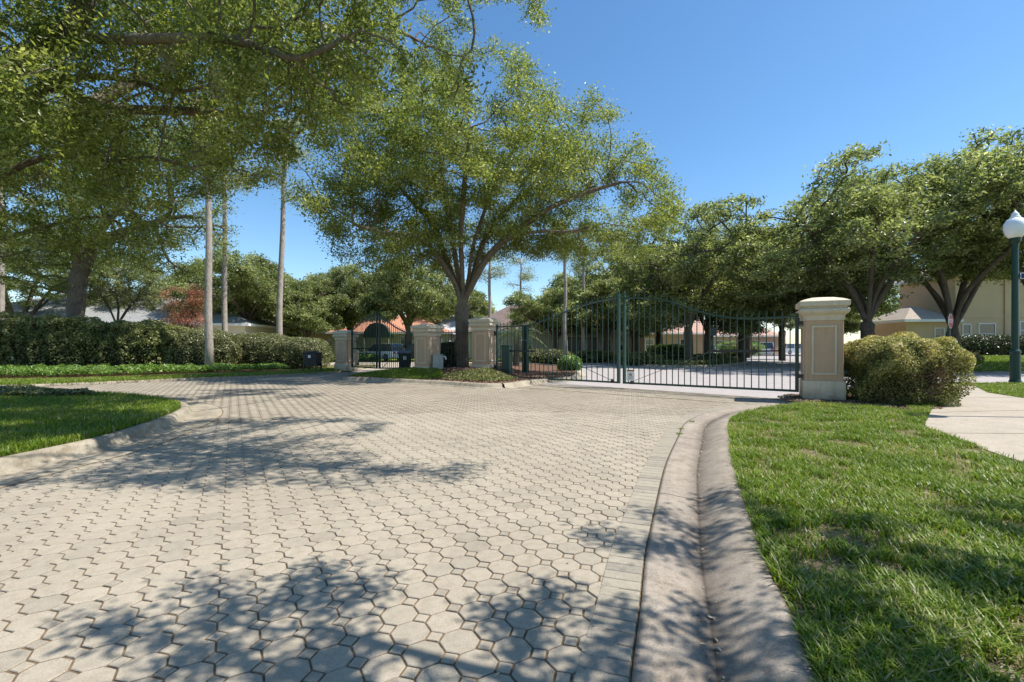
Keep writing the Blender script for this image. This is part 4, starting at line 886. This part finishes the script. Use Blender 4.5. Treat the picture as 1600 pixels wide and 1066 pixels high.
# ------------------------------------------------------------------ gates
def gate_leaf(name, A, B, zb, ztop, npk, label, meet, brace_dir, spear=.17, m=M_DKGREEN, pk=.022, cat='gate', group=None, zbot=None):
    """A hinge side, B meeting side (ground points). ztop: list of (t,z) from A to B"""
    A = Vector((A[0], A[1], 0)); B = Vector((B[0], B[1], 0)); L = (B - A).length; ang = math.atan2(B.y - A.y, B.x - A.x)
    t_ = empty(name, (A.x, A.y, 0), ang, label=label, cat=cat, group=group)
    ts = [p[0] for p in ztop]; zs = [p[1] for p in ztop]
    zt = lambda t: float(np.interp(t, ts, zs))
    zbt = lambda t: zb[0] + (zb[1] - zb[0]) * t
    C = [(t * L, 0, zt(t)) for t in np.linspace(0, 1, 34)]
    # smooth the rail line a little
    Z = np.array([c[2] for c in C]); Z[1:-1] = (Z[:-2] + Z[1:-1] * 2 + Z[2:]) / 4; C = [(c[0], 0, z) for c, z in zip(C, Z)]
    top = MB(); 
    for p, q in zip(C[:-1], C[1:]):
        top.add([(p[0], -.025, p[2] - .025), (p[0], .025, p[2] - .025), (p[0], .025, p[2] + .025), (p[0], -.025, p[2] + .025), (q[0], -.025, q[2] - .025), (q[0], .025, q[2] - .025), (q[0], .025, q[2] + .025), (q[0], -.025, q[2] + .025)], [(0, 4, 5, 1), (1, 5, 6, 2), (2, 6, 7, 3), (3, 7, 4, 0)])
    top.build('top_rail', m, t_)
    MB().bar((0, 0, zbt(0)), (L, 0, zbt(1)), .05, .06).build('bottom_rail', m, t_)
    MB().bar((.03, 0, zbt(0) - .03), (.03, 0, zt(0) + .08), .075, .075).build('hinge_post', m, t_)
    st = MB(); st.bar((L - .04, 0, zbt(1) - .03), (L - .04, 0, zt(1) + .12), .07 * meet, .07)
    st.build('meeting_post', m, t_)
    MB().lathe([(.045, 0), (.055, .03), (.02, .05), (.03, .08), (.01, .12)], 8, (L - .04, 0, zt(1) + .12)).build('finial', m, t_)
    br = MB()
    if brace_dir: br.bar((.06, .0, zt(0) - .06), (L - .3, .0, zbt(1) + .05), .028, .012)
    br.build('brace', m, t_)
    pm = {}
    for k in range(npk):
        t = (k + 1) / (npk + 1); x = t * L; z0, z1 = zbt(t), zt(t) + spear; q = MB()
        q.box(-pk / 2, -pk / 2, 0, pk / 2, pk / 2, z1 - z0 - .05); q.add([(-pk * .8, -pk / 2, z1 - z0 - .05), (pk * .8, -pk / 2, z1 - z0 - .05), (pk * .8, pk / 2, z1 - z0 - .05), (-pk * .8, pk / 2, z1 - z0 - .05), (0, 0, z1 - z0 + .03)], [(0, 1, 4), (1, 2, 4), (2, 3, 4), (3, 0, 4), (3, 2, 1, 0)])
        q.build('picket', M_DKGREEN, t_, (x, 0, z0))
    return t_, L, zt, zbt
HR = (7.43, 12.15); HC = (3.65, 15.6); HL = (-.66, 20.2)
def on_line(px, A, B):
    k = (px - 800) / F; dx, dy = B[0] - A[0], B[1] - A[1]; t = (k * A[1] - A[0]) / (dx - k * dy); return t, A[1] + t * dy
def prof(pts, A, B):
    o = []
    for px, py in pts:
        t, Y = on_line(px, A, B); o.append((t, CH + (HZ - py) * Y / F))
    return sorted(o)
tr = prof([(986, 465.6), (1003, 465.6), (1020, 466.6), (1040, 470.4), (1060, 477), (1080, 484), (1100, 490), (1120, 494), (1150, 497.6), (1180, 497.6), (1220, 496), (1246, 494.4)], HR, HC)
tl = prof([(777, 510), (796, 510.6), (817, 509.5), (839.5, 505.4), (860, 497.9), (882.6, 488.5), (914.5, 476.3), (942.7, 469.2), (965, 465)], HL, HC)
GR, LR, ztR, zbR = gate_leaf('gate_leaf', HR, (HC[0] + .05, HC[1] - .045), (.235, .185), tr, 26, 'right leaf of the green metal gate, white notice hanging low on it', 1.6, True, m=M_GREEN, group='leaves of the long gate')
GL, LL, ztL, zbL = gate_leaf('gate_leaf', HL, (HC[0] - .05, HC[1] + .045), (.10, .185), tl, 26, 'left leaf of the green metal gate, hinged at the pillar before the oak', 1.6, True, m=M_GREEN, group='leaves of the long gate')
# operator arms: a horizontal black bar on each leaf, bent arm back to the pillar side
def operator_arm(par, L, frm, to, z):
    MB().bar((frm, .06, z), (to, .06, z), .06, .07).bar((to, .02, z), (to, .08, z), .05).bar((frm, .06, z), (.35, .45, z + .02), .035).build('operator_arm', M_BLACK, par)
operator_arm(GR, LR, 1.0, 2.25, 1.26); operator_arm(GL, LL, .6, 2.2, 1.2)
for gt, zz in ((GR, (2.0, .62)), (GL, (1.95, .5))):
    for z in zz: MB().box(-.13, -.05, z - .05, .03, .05, z + .05).box(-.16, -.035, z - .1, -.10, .035, z + .1).build('hinge', M_BLACK, gt)
# wheel stop feet at the meeting side
for gt, L_, zf in ((GR, LR, zbR), (GL, LL, zbL)):
    MB().add([(L_ - .38, -.04, zf(1) - .03), (L_ - .3, -.04, zf(1) + .11), (L_ - .22, -.04, zf(1) - .03), (L_ - .38, .04, zf(1) - .03), (L_ - .3, .04, zf(1) + .11), (L_ - .22, .04, zf(1) - .03)], [(0, 2, 1), (3, 4, 5), (0, 1, 4, 3), (1, 2, 5, 4), (2, 0, 3, 5)]).build('foot', M_BLACK, gt)
# notice on the right leaf, its own thing
nx, nY = AT(984.5, 587, 15.35)[:2]
nt_ = empty('notice', (nx, nY - .06, .0), math.atan2(HC[1] - HR[1], HC[0] - HR[0]) + math.pi, label='small white warning notice fixed low on the right gate leaf by the meeting posts', cat='notice')
z0, z1 = .27, .63
MB().box(-.135, -.006, z0, .135, .006, z1, bev=.003).build('plate', M_WHITE, nt_)
MB().box(-.135, -.008, z1 - .05, .135, -.0062, z1).build('top_band', M_BROWN, nt_)
em = MB(); em.lathe([(.05, -.001), (.05, .001)], 18); eo = em.build('emblem', M_BROWN, nt_, (0, -.008, .47)); eo.rotation_euler = (R(90), 0, 0); eo.scale = (1.1, .8, 1)
pr = MB()
for k, wd in enumerate((.2, .17, .19)): pr.box(-wd / 2, -.008, .395 - k * .035, wd / 2, -.0062, .41 - k * .035)
pr.build('print_line', M_BOX, nt_)
M_GOLD = plain('ochre_print', (.55, .42, .2), .6, .3)
MB().box(-.022, -.0125, .455, .022, -.0105, .485).build('emblem_mark', M_GOLD, nt_)
# arched exit gate
EH = (-8.62, 25.2); EC = (-6.45, 22.55); ER = (-4.25, 20.95)
def eprof(pts, A, B): return prof(pts, A, B)
el_ = eprof([(534, 523), (545, 521), (556, 512), (566, 503), (576, 497.5), (584, 496)], EH, EC)
er_ = eprof([(585, 496), (594, 497), (605, 503), (618, 512), (632, 519), (648, 521.5)], ER, EC)
ge1 = gate_leaf('exit_gate_leaf', EH, (EC[0] - .04, EC[1] + .03), (.30, .34), el_, 19, 'left leaf of the arched black exit gate, beside the lower pillar', .75, True, m=M_DKGREEN, group='leaves of the arched exit gate', spear=.12)
ge2 = gate_leaf('exit_gate_leaf', ER, (EC[0] + .04, EC[1] - .03), (.42, .34), er_, 19, 'right leaf of the arched black exit gate, a black wheeled bin behind it', .75, True, m=M_DKGREEN, group='leaves of the arched exit gate', spear=.12)
for gt, L_ in ((ge1[0], ge1[1]), (ge2[0], ge2[1])): MB().bar((.1, .03, 1.28), (L_ * .75, .03, 1.28), .03, .05).build('operator_arm', M_BLACK, gt)
# black fence from exit pillar to centre pillar
fc = empty('iron_fence', (-3.2, 20.9, 0), math.atan2(20.9 - 20.9, 1.6), label='short black iron fence between the grey cabinet and the big oak', cat='fence')
MB().bar((0, 0, .2), (0, 0, 2.2), .06).build('post', M_BLACK, fc); MB().bar((1.5, 0, .2), (1.5, 0, 2.1), .06).build('post', M_BLACK, fc)
MB().bar((0, 0, 2.0), (1.5, 0, 2.0), .035).build('top_rail', M_BLACK, fc); MB().bar((0, 0, .45), (1.5, 0, .45), .035).build('bottom_rail', M_BLACK, fc)
for k in range(11): MB().bar((.12 + k * .125, 0, .4), (.12 + k * .125, 0, 2.12), .018).build('picket', M_BLACK, fc)

# ------------------------------------------------------------------ cabinets, bins, lamp, signs
cb = empty('utility_cabinet', (-3.18, 20.05, .3), R(-30), label='grey utility cabinet standing beside the exit gate pillar', cat='cabinet')
MB().box(-.18, -.12, .05, .18, .12, .72, bev=.01).build('body', M_BOX, cb); MB().box(-.16, -.135, .09, .16, -.121, .68, bev=.004).build('door', M_BOX, cb); MB().box(-.20, -.14, .72, .20, .14, .75, bev=.01).build('lid', M_BOX, cb); MB().bar((-.1, 0, -.15), (-.1, 0, .06), .05).bar((.1, 0, -.15), (.1, 0, .06), .05).build('stand', M_BOX, cb)
vp = empty('white_valve_pipe', (-3.02, 20.3, .3), 0, label='white pipe elbow right of the grey cabinet', cat='pipe')
MB().tube([(0, 0, 0), (0, 0, .55), (.03, 0, .62), (.09, 0, .66), (.14, 0, .62), (.15, 0, .5)], .035, 10).build('pipe', M_WHITE, vp, smooth=True)
# green operator housings behind the left leaf
for (px, y0, y1, Y, wd, lb) in ((792, 541, 587, 19.8, .36, 'short teal green operator housing behind the left gate leaf'), (821, 509, 577, 22.6, .27, 'tall green box post behind the left gate leaf')):
    x, _, zt_ = AT(px, y0, Y); c = empty('operator_housing', (x, Y, .1), R(-24), label=lb, cat='gate motor', group='green housings behind the gate')
    MB().box(-wd / 2, -wd / 2, 0, wd / 2, wd / 2, zt_ - .1, bev=.012).build('housing', M_GREEN, c); MB().box(-wd / 2 - .015, -wd / 2 - .015, zt_ - .1, wd / 2 + .015, wd / 2 + .015, zt_ - .06, bev=.008).build('lid', M_GREEN, c)
    MB().box(-wd * .35, -wd / 2 - .012, .15, wd * .35, -wd / 2 - .001, zt_ - .35, bev=.004).build('door', M_DKGREEN, c)
# black waste bin on legs
b1 = empty('waste_bin', (-10.35, 24.3, .08), R(-10), label='black bin raised on legs beside the end of the olive hedge', cat='bin')
MB().add([(x * s, y * s * .8, z) for z, s in ((.30, .30), (.95, .36)) for x, y in ((-1, -1), (1, -1), (1, 1), (-1, 1))], [(0, 1, 5, 4), (1, 2, 6, 5), (2, 3, 7, 6), (3, 0, 4, 7), (3, 2, 1, 0), (4, 5, 6, 7)]).build('tub', M_PLASTIC, b1)
MB().box(-.39, -.32, .95, .39, .32, 1.0, bev=.02).box(-.2, -.18, 1.0, .2, .18, 1.06, bev=.02).build('lid', M_PLASTIC, b1)
for sx in (-1, 1):
    for sy in (-1, 1): MB().bar((sx * .36, sy * .26, 0), (sx * .30, sy * .22, .62), .06).build('leg', M_BLACK, b1)
for z in (.45, .65, .82): MB().box(-.335, -.292, z, .335, -.285, z + .03).build('rib', M_PLASTIC, b1)
MB().box(-.05, -.318, .72, .09, -.30, .86).build('label', M_WHITE, b1)
def wheelie(loc, rz, m, lb, lab=True):
    o = empty('wheeled_bin', loc, rz, label=lb, cat='bin', group='wheeled bins by the exit gate')
    MB().add([(x * s, y * t, z) for z, s, t in ((.06, .24, .26), (.9, .31, .36)) for x, y in ((-1, -1), (1, -1), (1, 1), (-1, 1))], [(0, 1, 5, 4), (1, 2, 6, 5), (2, 3, 7, 6), (3, 0, 4, 7), (3, 2, 1, 0), (4, 5, 6, 7)]).build('tub', m, o)
    MB().add([(-.33, -.40, .90), (.33, -.40, .90), (.33, .38, .90), (-.33, .38, .90), (-.33, -.36, .95), (.33, -.36, .95), (.30, .3, 1.06), (-.30, .3, 1.06)], [(0, 1, 5, 4), (1, 2, 6, 5), (2, 3, 7, 6), (3, 0, 4, 7), (3, 2, 1, 0), (4, 5, 6, 7)]).build('lid', m, o)
    MB().bar((-.27, .42, .93), (.27, .42, .93), .035).build('handle', m, o)
    for sx in (-1, 1):
        w_ = MB().lathe([(.02, -.03), (.12, -.03), (.12, .03), (.02, .03)], 14).build('wheel', M_RUBBER, o, (sx * .27, .26, .12)); w_.rotation_euler = (0, R(90), 0)
    if lab: MB().box(-.07, -.365, .62, .07, -.345, .80).build('label', M_WHITE, o)
wheelie((-5.25, 22.9, .12), R(14), M_PLASTIC, 'black wheeled bin with a white label close behind the exit gate'); 
wheelie((-10.9, 32.0, .05), R(-12), M_GPLASTIC, 'grey green wheeled bin seen through the left side of the exit gate', False)

# globe lamp
lx, ly = 18.0, 16.75
lp = empty('street_lamp', (lx, ly, .08), 0, label='green street lamp with a white globe at the right edge', cat='street lamp')
MB().lathe([(.17, 0), (.165, .08), (.145, .12), (.14, 1.05), (.15, 1.08), (.15, 1.14), (.115, 1.2), (.105, 1.22)], 16).build('base', M_GREEN, lp, smooth=False)
zt = CH + (HZ - 372) * ly / F - .08
MB().lathe([(.10, 1.2), (.09, zt - .5), (.095, zt - .45), (.085, zt - .4), (.11, zt - .2), (.15, zt - .12), (.17, zt)], 16).build('pole', M_GREEN, lp)
MB().lathe([(.17, zt), (.27, zt + .16), (.315, zt + .36), (.30, zt + .52), (.22, zt + .66), (.14, zt + .72)], 24).build('globe', M_GLOBE, lp, smooth=True)
MB().lathe([(.15, zt + .71), (.14, zt + .76), (.10, zt + .80), (.11, zt + .84), (.07, zt + .90), (.03, zt + .96), (.0, zt + 1.0)], 16).build('globe_finial', M_GLOBE, lp, smooth=True)
ss = empty('street_name_sign', (lx, ly, 0), R(-50), label='street name sign with a white border fixed on the lamp pole', cat='sign'); zz = CH + (HZ - 432) * ly / F
MB().box(.12, -.012, zz - .11, .95, .012, zz + .11, bev=.004).build('plate', M_WHITE, ss); MB().box(.15, -.0145, zz - .085, .92, -.0125, zz + .085).build('face', M_BLUE, ss); MB().box(-.11, -.03, zz - .03, .13, .03, zz + .03).build('bracket', M_GREEN, ss)
# unseen lamp added right of the frame to cast a thin shadow across the sidewalk
l2 = empty('street_lamp', (11.7, 8.45, .08), 0, label='added green street lamp outside the picture, put there to cast a thin shadow on the sidewalk', cat='street lamp')
MB().lathe([(.12, 0), (.10, 1.1), (.05, 1.2), (.04, 5.6), (.12, 5.9)], 14).build('pole', M_GREEN, l2); MB().lathe([(.12, 5.9), (.24, 6.1), (.26, 6.3), (.15, 6.6), (.02, 6.7)], 18).build('globe', M_GLOBE, l2, smooth=True)
# stop sign
sx_, sy_, _ = PXY(1484, 24.5)
sp = empty('stop_sign', (sx_, sy_, .1), R(38), label='red stop sign seen almost edge on, on a green post before the low forked oak', cat='sign')
zc = CH + (HZ - 505) * 24.5 / F
MB().bar((0, .03, 0), (0, .03, zc + .45), .09).build('post', M_GREEN, sp)
oc = [(.40 * math.cos(R(22.5 + 45 * k)), .40 * math.sin(R(22.5 + 45 * k))) for k in range(8)]
q = MB().prism(oc, -.008, .008).build('plate', M_WHITE, sp, (0, -.03, zc)); q.rotation_euler = (R(90), 0, 0)
q = MB().prism([(a * .93, b * .93) for a, b in oc], .0085, .012).build('face', M_REDP, sp, (0, -.03, zc)); q.rotation_euler = (R(90), 0, 0)
def text(s, size, m, parent, loc, rot):
    cu = bpy.data.curves.new('lettering', 'FONT'); cu.body = s; cu.size = size; cu.align_x = 'CENTER'; cu.align_y = 'CENTER'; cu.extrude = .002
    o = bpy.data.objects.new('lettering', cu); COL.objects.link(o); dg = bpy.context.evaluated_depsgraph_get(); me = bpy.data.meshes.new_from_object(o.evaluated_get(dg)); bpy.data.objects.remove(o); me.materials.clear(); me.materials.append(m)
    l = link('lettering', me, parent, loc); l.rotation_euler = rot; return l
text('STOP', .3, M_WHITE, sp, (0, -.045, zc), (R(90), 0, 0))
sp.rotation_euler = (0, 0, R(35)); sp.scale = (1.1, 1.1, 1)
# dark sign board beyond the gate
dx_, dy_, _ = PXY(1114, 29.5); ds = empty('sign_board', (dx_, dy_, .1), 0, label='small dark sign board on a post, seen through the right gate leaf', cat='sign'); zc = CH + (HZ - 521) * 29.5 / F
MB().box(-.19, -.02, zc - .25, .19, .02, zc + .25, bev=.01).build('board', M_BLACK, ds); MB().bar((0, .04, 0), (0, .04, zc + .42), .07).build('post', M_DKGREEN, ds)

# ------------------------------------------------------------------ cars
def car(loc, rz, m, L, Wd, Ht, lb, van=False):
    t_ = empty('parked_car', loc, rz, label=lb, cat='car', group='parked cars'); hw = Wd / 2
    bz = Ht * .55
    low = [(-L / 2, .35), (-L / 2 + .05, .25), (L / 2 - .1, .25), (L / 2, .4), (L / 2 - .05, bz * .85), (L / 2 - .9, bz), (-L / 2 + .1, bz + .02), (-L / 2, bz * .8)]
    m_ = MB(); n = len(low); vs = [(x, y, z) for y, i in ((-hw, .06), (-hw + .05, 0), (hw - .05, 0), (hw, .06)) for x, z in [(a, b) for a, b in low]]
    fs = [tuple(range(n)), tuple(range(4 * n - 1, 3 * n - 1, -1))] + [(r * n + (k + 1) % n, r * n + k, (r + 1) * n + k, (r + 1) * n + (k + 1) % n) for r in range(3) for k in range(n)]
    m_.add(vs, fs).build('body', m, t_)
    r0, r1 = (-L / 2 + .12, L / 2 - 1.3) if not van else (-L / 2 + .08, L / 2 - .9)
    MB().add([(r0, -hw + .05, bz), (r1 + .3, -hw + .05, bz), (r1 + .3, hw - .05, bz), (r0, hw - .05, bz), (r0 + .3, -hw + .2, Ht), (r1 - .5, -hw + .2, Ht), (r1 - .5, hw - .2, Ht), (r0 + .3, hw - .2, Ht)], [(0, 1, 5, 4), (1, 2, 6, 5), (2, 3, 7, 6), (3, 0, 4, 7), (4, 5, 6, 7)]).build('window', M_GLASS, t_)
    MB().box(r0 + .28, -hw + .18, Ht - .01, r1 - .45, hw - .18, Ht + .04, bev=.02).build('roof', m, t_)
    for s in (-1, 1):
        for x in (-L * .31, L * .32):
            w_ = MB().lathe([(.2, -.1), (.33, -.1), (.34, -.06), (.34, .06), (.33, .1), (.2, .1)], 18).build('wheel', M_RUBBER, t_, (x, s * (hw - .08), .34)); w_.rotation_euler = (R(90), 0, 0)
            MB().lathe([(.03, -.105), (.2, -.105), (.21, .105), (.03, .105)], 12).build('rim', M_CHROME, w_)
        MB().box(-L / 2 - .01, s * hw * .72 - .1, bz * .72, -L / 2 + .06, s * hw * .72 + .1, bz * .98, bev=.01).build('tail_lamp', M_LAMP_RED, t_)
        MB().box(L / 2 - .12, s * hw * .7 - .14, bz * .62, L / 2 + .0, s * hw * .7 + .14, bz * .78, bev=.01).build('headlight', M_WHITE, t_)
    MB().bar((r0 + .32, -hw + .16, Ht), (r0, -hw + .04, bz), .07).bar((r1 - .5, -hw + .16, Ht), (r1 + .3, -hw + .04, bz), .06).bar(((r0 + r1) / 2, -hw + .17, Ht), ((r0 + r1) / 2, -hw + .04, bz), .07).build('window_pillar', m, t_)
    return t_
car(PXY(598, 46)[:2] + (.0,), R(148), M_CARW, 4.5, 1.85, 1.62, 'white car on the drive, seen through the exit gate')
car(PXY(652, 47)[:2] + (.0,), R(178), M_CARD, 4.6, 1.85, 1.6, 'dark car beyond the white car, behind the exit gate pillar')
car(PXY(1198, 68)[:2] + (.05,), R(60), M_CARB, 4.8, 1.95, 1.85, 'light van with blue reflecting windows, parked under the oaks beyond the gate', True)
car(PXY(1240, 80)[:2] + (.05,), R(10), M_CARB, 4.8, 1.9, 1.75, 'silver car right of the blue windowed van, by the gate hinge')
car(PXY(1128, 72)[:2] + (.05,), R(20), M_CARW, 4.5, 1.85, 1.5, 'pale car behind the operator arm of the right gate leaf')

# ------------------------------------------------------------------ houses
def window(par, M, x, z, wd, ht, m=M_WHITE, mull=True):
    f = MB(); d = .06
    for b in ((x - wd / 2, z, x + wd / 2, z + .07), (x - wd / 2, z + ht - .07, x + wd / 2, z + ht), (x - wd / 2, z + .07, x - wd / 2 + .07, z + ht - .07), (x + wd / 2 - .07, z + .07, x + wd / 2, z + ht - .07)): f.box(b[0], -d, b[1], b[2], .04, b[3], M)
    if mull: f.box(x - wd / 2 + .07, -d * .8, z + ht / 2 - .025, x + wd / 2 - .07, .03, z + ht / 2 + .025, M)
    if wd > 1.4 and mull: f.box(x - .025, -d * .7, z + .07, x + .025, .03, z + ht - .07, M)
    fr = f.build('window', m, par); MB().box(x - wd / 2 + .07, -.02, z + .07, x + wd / 2 - .07, .02, z + ht - .07, M).build('pane', M_GLASS, fr)
def house(cx, cy, rz, W_, D_, hw, rh, wall, roofm, label, wins=(), doors=(), ov=.5, hip=.5, gable=False, fascia=M_WHITE):
    t_ = empty('house', (cx, cy, .05), rz, label=label, cat='house')
    MB().box(-W_ / 2, 0, 0, W_ / 2, D_, hw).build('wall', wall, t_)
    a, b, c, d = -W_ / 2 - ov, W_ / 2 + ov, -ov, D_ + ov; r = (d - c) / 2 * (hip if not gable else 0.02); mid = (c + d) / 2
    if W_ >= D_: vs = [(a, c, hw), (b, c, hw), (b, d, hw), (a, d, hw), (a + r * 2 * hip + r, mid, hw + rh), (b - r * 2 * hip - r, mid, hw + rh)]; fs = [(0, 1, 5, 4), (1, 2, 5), (2, 3, 4, 5), (3, 0, 4)]
    else:
        mx = (a + b) / 2; r = (b - a) / 2 * (1 if not gable else .02); vs = [(a, c, hw), (b, c, hw), (b, d, hw), (a, d, hw), (mx, c + r, hw + rh), (mx, d - r, hw + rh)]; fs = [(0, 1, 4), (1, 2, 5, 4), (2, 3, 5), (3, 0, 4, 5)]
    MB().add([(x, y, z + .12) for x, y, z in vs], fs + [(3, 2, 1, 0)]).build('roof', roofm, t_)
    MB().box(a, c, hw - .08, b, c + .04, hw + .14).box(a, c + .042, hw - .08, a + .04, d, hw + .14).box(b - .04, c + .042, hw - .08, b, d, hw + .14).box(a + .05, c + .05, hw - .02, b - .05, d - .05, hw + .002).build('fascia', fascia, t_)
    I = Matrix.Identity(4)
    for (x, z, wd, ht) in wins: window(t_, I, x, z, wd, ht)
    for (x, wd, ht, mm) in doors:
        o = MB().box(x - wd / 2, -.05, 0, x + wd / 2, .03, ht)
        if wd > 2:
            for q in range(1, 4): o.box(x - wd / 2, -.058, ht * q / 4 - .02, x + wd / 2, -.052, ht * q / 4 + .02)
        o.build('garage_door' if wd > 2 else 'door', mm, t_)
    return t_
# right: two storey beige house with a single storey wing, on slightly rising ground
hr = house(44.6, 38.5, R(-3), 15.5, 6, 6.7, 2.2, M_WALLB, M_ROOFT, 'two storey beige house behind the lamp at the right', wins=[(-6.9, .95, .7, 1.7), (-5.3, .95, 1.35, 1.75), (-2.1, 1.35, 1.3, 1.5), (2.4, .95, 1.6, 1.8)], hip=.5)
MB().bar((-3.9, -.06, .1), (-3.9, -.06, 6.6), .09).build('downpipe', M_WALLB, hr); MB().box(-7.8, -.045, 3.15, 7.8, -.002, 3.33).build('string_course', M_WALLB, hr)
hr2 = house(35.0, 39.3, R(-3), 3.7, 4.2, 2.95, 1.3, M_WALLB, M_ROOFT, 'single storey wing beside the two storey beige house, behind the stop sign', wins=[(.8, .8, .8, 1.6)], hip=.5)
hr.location.z = .6; hr2.location.z = .55
# left: grey shingled roof behind the hedge
hl = house(-36.5, 40.0, R(6), 26, 13, 3.2, 3.2, M_WALLC, M_ROOFG, 'house with a grey shingle roof behind the hedge at the left', wins=[(-4, .9, 1.6, 1.5), (4, .9, 1.6, 1.5)])
hl2 = house(PXY(205, 44)[0], 44, R(0), 12, 9, 2.9, 1.7, M_WALLC, M_ROOFG, 'low grey roof extension right of the thin leafed small tree', wins=[(0, .9, 1.4, 1.4)])
# beyond exit gate
he = house(PXY(610, 56)[0], 56, R(2), 14, 10, 2.9, 2.3, M_WALLG, M_ROOFR, 'house with a terracotta roof behind the arched exit gate', wins=[(-4.6, .9, 1.2, 1.5), (1.9, .6, 1.4, 2.0)], doors=[(5.0, 2.6, 2.3, M_WHITE)])
# green arched canopy over its entrance
ac = MB(); seg = [(1.55 * math.cos(t), 2.35 + 1.75 * math.sin(t)) for t in np.linspace(0, math.pi, 15)]
ac.add([(x, -1.4, z) for x, z in seg] + [(x, -.0, z) for x, z in seg], [(k, k + 1, 16 + k, 15 + k) for k in range(14)] + [tuple(range(14, -1, -1))]); co = ac.build('entrance_canopy', M_GREEN, he, (-1.3, 0, 0))
MB().box(-.07, -.07, 0, .07, .07, 2.35).build('column', M_WHITE, he, (-2.75, -1.3, 0)); MB().box(-.07, -.07, 0, .07, .07, 2.35).build('column', M_WHITE, he, (.15, -1.3, 0))
house(PXY(478, 58)[0], 58, R(-4), 16, 9, 3.0, 2.3, M_WALLP, M_ROOFP, 'peach house seen between the hedge end and the exit gate', wins=[(-3, .9, 1.4, 1.4), (3.5, .9, 1.4, 1.4)])
house(PXY(692, 60)[0], 60, R(3), 13, 10, 3.2, 3.0, M_WALLC, M_ROOFW, 'house with a pale grey roof left of the big oak', wins=[(-3, .9, 1.4, 1.4), (2, .9, 1.4, 1.4)])
hb = house(PXY(842, 50)[0], 50, R(-6), 17, 10, 2.9, 3.2, M_WALLG, M_ROOFB, 'house with a brown roof beyond the left gate leaf', wins=[(-1.5, .8, 1.6, 1.5)], doors=[(-5, 3.0, 2.2, M_WALLG), (4.6, 3.2, 2.3, M_CARD)])
house(PXY(925, 52)[0], 52, R(4), 12, 9, 2.8, 2.0, M_WALLP, M_ROOFB, 'lower brown roofed house behind the meeting posts', wins=[(3, .8, 1.2, 1.5)], doors=[(-1.6, 3.0, 2.2, M_CARD)])
house(PXY(1042, 62)[0], 62, R(6), 12, 9, 3.0, 2.8, M_WALLP, M_ROOFP, 'peach gabled house beyond the planted island', wins=[(-2.4, .8, 1.2, 1.5), (2.4, .8, 1.2, 1.5)], gable=True)
house(PXY(1152, 78)[0], 78, R(4), 15, 10, 3.0, 3.0, M_WALLP, M_ROOFP, 'peach house with a tiled roof left of the parked van', wins=[(-3, .8, 1.4, 1.5), (3, .8, 1.4, 1.5)], doors=[(0, 1.1, 2.2, M_WHITE)])
# feathery palm beyond the gate
pmx, pmY = PXY(806, 30)[:2]; pl = empty('palm_tree', (pmx, pmY, .1), label='feathery palm behind the cream capped pillar, above the operator housings', cat='palm')
MB().tube([(0, 0, 0), (.05, 0, 1.0), (.0, 0, 2.2)], [.22, .18, .16], 10).build('trunk', M_BARKD, pl)
g = np.random.default_rng(201)
for k in range(22):
    th = g.uniform(0, 6.28); el2 = g.uniform(.1, 1.3); L_ = g.uniform(1.5, 2.1); pts = []
    for s in np.linspace(0, 1, 9):
        pts.append(np.array([math.cos(th) * L_ * s * math.cos(el2 * (1 - s * .5)), math.sin(th) * L_ * s * math.cos(el2 * (1 - s * .5)), 2.2 + L_ * s * math.sin(el2) - 1.35 * s * s]))
    f = MB(); f.tube(pts, [.02] * 8 + [.006], 3); sd_ = np.array([-math.sin(th), math.cos(th), 0])
    for s in np.linspace(.15, .98, 26):
        p = np.array([np.interp(s, np.linspace(0, 1, 9), [q[c] for q in pts]) for c in range(3)]); ll = .5 * math.sin(math.pi * min(1, s * .9 + .1)) + .08; fw = (pts[-1] - pts[0]) * .12
        for sg in (-1, 1): e = p + sd_ * sg * ll * .8 + fw + np.array([0, 0, -.18 * ll]); f.add([p - fw * .08, e, p + fw * .12], [(0, 1, 2)])
    f.build('frond', M_PALM, pl)
